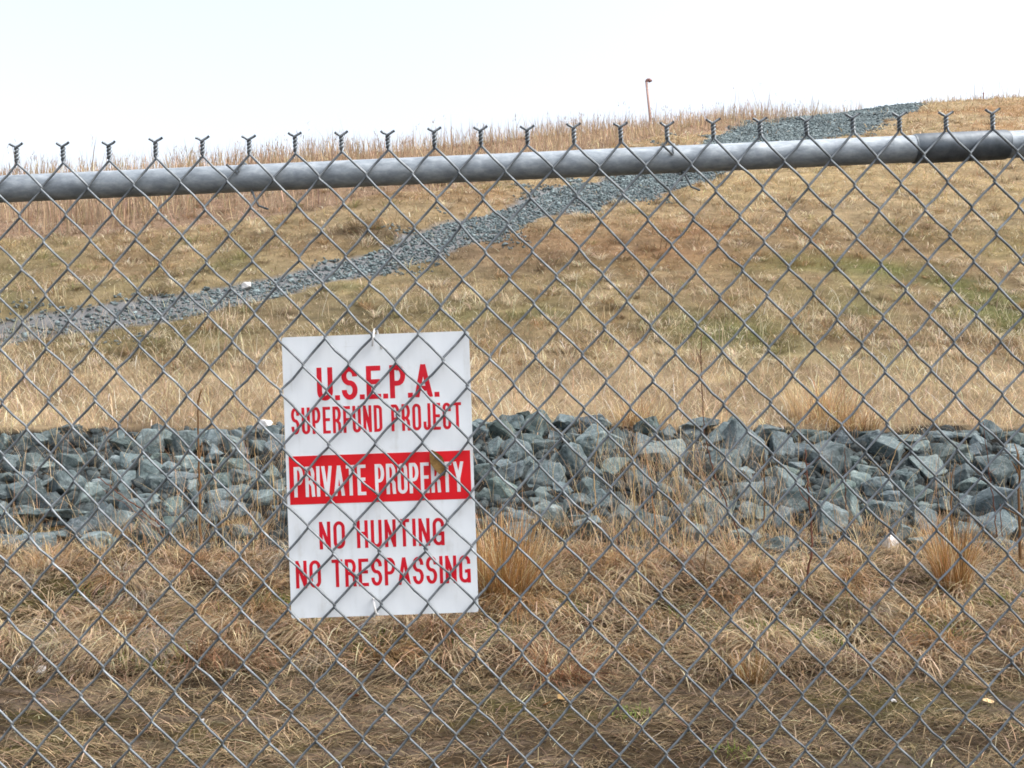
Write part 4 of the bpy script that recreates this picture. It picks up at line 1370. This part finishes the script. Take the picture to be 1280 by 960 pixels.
def lettering(text, u_0, v_0, u_1, v_1, mat, y, thick, gap=0.12):
    A_, B_ = uv(u_0, v_0), uv(u_1, v_1)
    Hh, Wd = A_[1] - B_[1], B_[0] - A_[0]
    wt = Wd / Hh                                   # the line in units of letter height
    fixed = sum(thick for c_ in text if c_ == '.') + sum(thick for c_ in text if c_ == 'I')
    var_ = sum(GW.get(c_, 1.0) for c_ in text if c_ not in '.I')
    gaps = gap * (len(text) - 1)
    k_ = (wt - fixed - gaps) / var_
    bm = bmesh.new()
    x_ = 0.0
    cnt = 0
    for c_ in text:
        w_ = thick if c_ in '.I' else GW.get(c_, 1.0) * k_
        for st in glyph(c_, w_, thick):
            pts = [np.array(p_, float) for p_ in st]
            cnt += 1
            d_ = y - 0.00012 - 0.00003 * (cnt % 4)
            n = len(pts)
            Lf, Rt = [], []
            for i in range(n):
                a_ = pts[i] - pts[i - 1] if i > 0 else pts[1] - pts[0]
                b_ = pts[i + 1] - pts[i] if i < n - 1 else a_
                a_ = a_ / (np.linalg.norm(a_) + 1e-9); b_ = b_ / (np.linalg.norm(b_) + 1e-9)
                nv = np.array((-(a_ + b_)[1], (a_ + b_)[0])); nv /= np.linalg.norm(nv) + 1e-9
                o_ = nv * thick / 2 / max(0.6, float(nv @ np.array((-a_[1], a_[0]))))
                Lf.append(pts[i] + o_); Rt.append(pts[i] - o_)
            def mk(p_, dy):
                return bm.verts.new((A_[0] + (x_ + p_[0]) * Hh, dy, B_[1] + min(max(p_[1], 0), 1) * Hh))
            f1 = [mk(p_, d_) for p_ in Lf]; f2 = [mk(p_, d_) for p_ in Rt]
            b1 = [mk(p_, y + 0.0001) for p_ in Lf]; b2 = [mk(p_, y + 0.0001) for p_ in Rt]
            for i in range(n - 1):
                bm.faces.new((f1[i], f1[i + 1], f2[i + 1], f2[i]))
                bm.faces.new((f1[i], b1[i], b1[i + 1], f1[i + 1]))
                bm.faces.new((f2[i], f2[i + 1], b2[i + 1], b2[i]))
            bm.faces.new((f1[0], f2[0], b2[0], b1[0])); bm.faces.new((f1[-1], b1[-1], b2[-1], f2[-1]))
        x_ += w_ + gap
    bmesh.ops.recalc_face_normals(bm, faces=bm.faces[:])
    me = bpy.data.meshes.new('lettering'); bm.to_mesh(me); bm.free()
    return link('lettering', me, mat, sign)


lettering('U.S.E.P.A.', .180, .112, .832, .230, M_LETTER_RED, -0.0001, 0.150, 0.06)
lettering('SUPERFUND PROJECT', .036, .252, .945, .347, M_LETTER_RED, -0.0001, 0.110, 0.085)
lettering('PRIVATE PROPERTY', .040, .462, .945, .570, M_LETTER_WHITE, -0.0005, 0.108, 0.066)
lettering('NO HUNTING', .165, .660, .832, .758, M_LETTER_RED, -0.0001, 0.120, 0.105)
lettering('NO TRESPASSING', .032, .796, .965, .894, M_LETTER_RED, -0.0001, 0.120, 0.092)

# white ties through the top and bottom edge, looped round the mesh wire
for (u, v, s) in ((0.505, 0.004, 1), (0.485, 0.972, -1)):
    A_ = uv(u, v)
    pts = []
    for k in range(21):
        a = rad(-100 + k / 20 * 320)
        pts.append((A_[0] - 0.006 + 0.010 * k / 20 * s, -0.0045 - 0.0085 * math.cos(a), A_[1] + 0.0125 * math.sin(a) - 0.003 * s))
    pts.append((pts[-1][0] + 0.004, pts[-1][1] - 0.002, pts[-1][2] - 0.010))
    V, q, t = tubes([np.array(pts)], 0.0017, 6)
    link('cable_tie', np_mesh('cable_tie', V, t, q), M_TIE, sign, True)

# dry leaf caught between mesh and sign
lf = link('dry_leaf', leaf_mesh(33, 0.044, 0.020), mat_plain('leaf_tan', lin(128, 100, 58), 0.75, 0.25, 0.35, 220.0), smooth=True)
lf.location = ((547 - 640) * K, FD + 0.0055, CAM_Z + (480 - 579) * K)
lf.rotation_euler = Euler((rad(90), rad(60), 0), 'XYZ')
lf.rotation_euler = (Matrix.Rotation(rad(62), 4, 'Y') @ Matrix.Rotation(rad(90), 4, 'X')).to_euler()
tag(lf, 'curled dry brown leaf caught behind the wires on the red band', 'leaf')
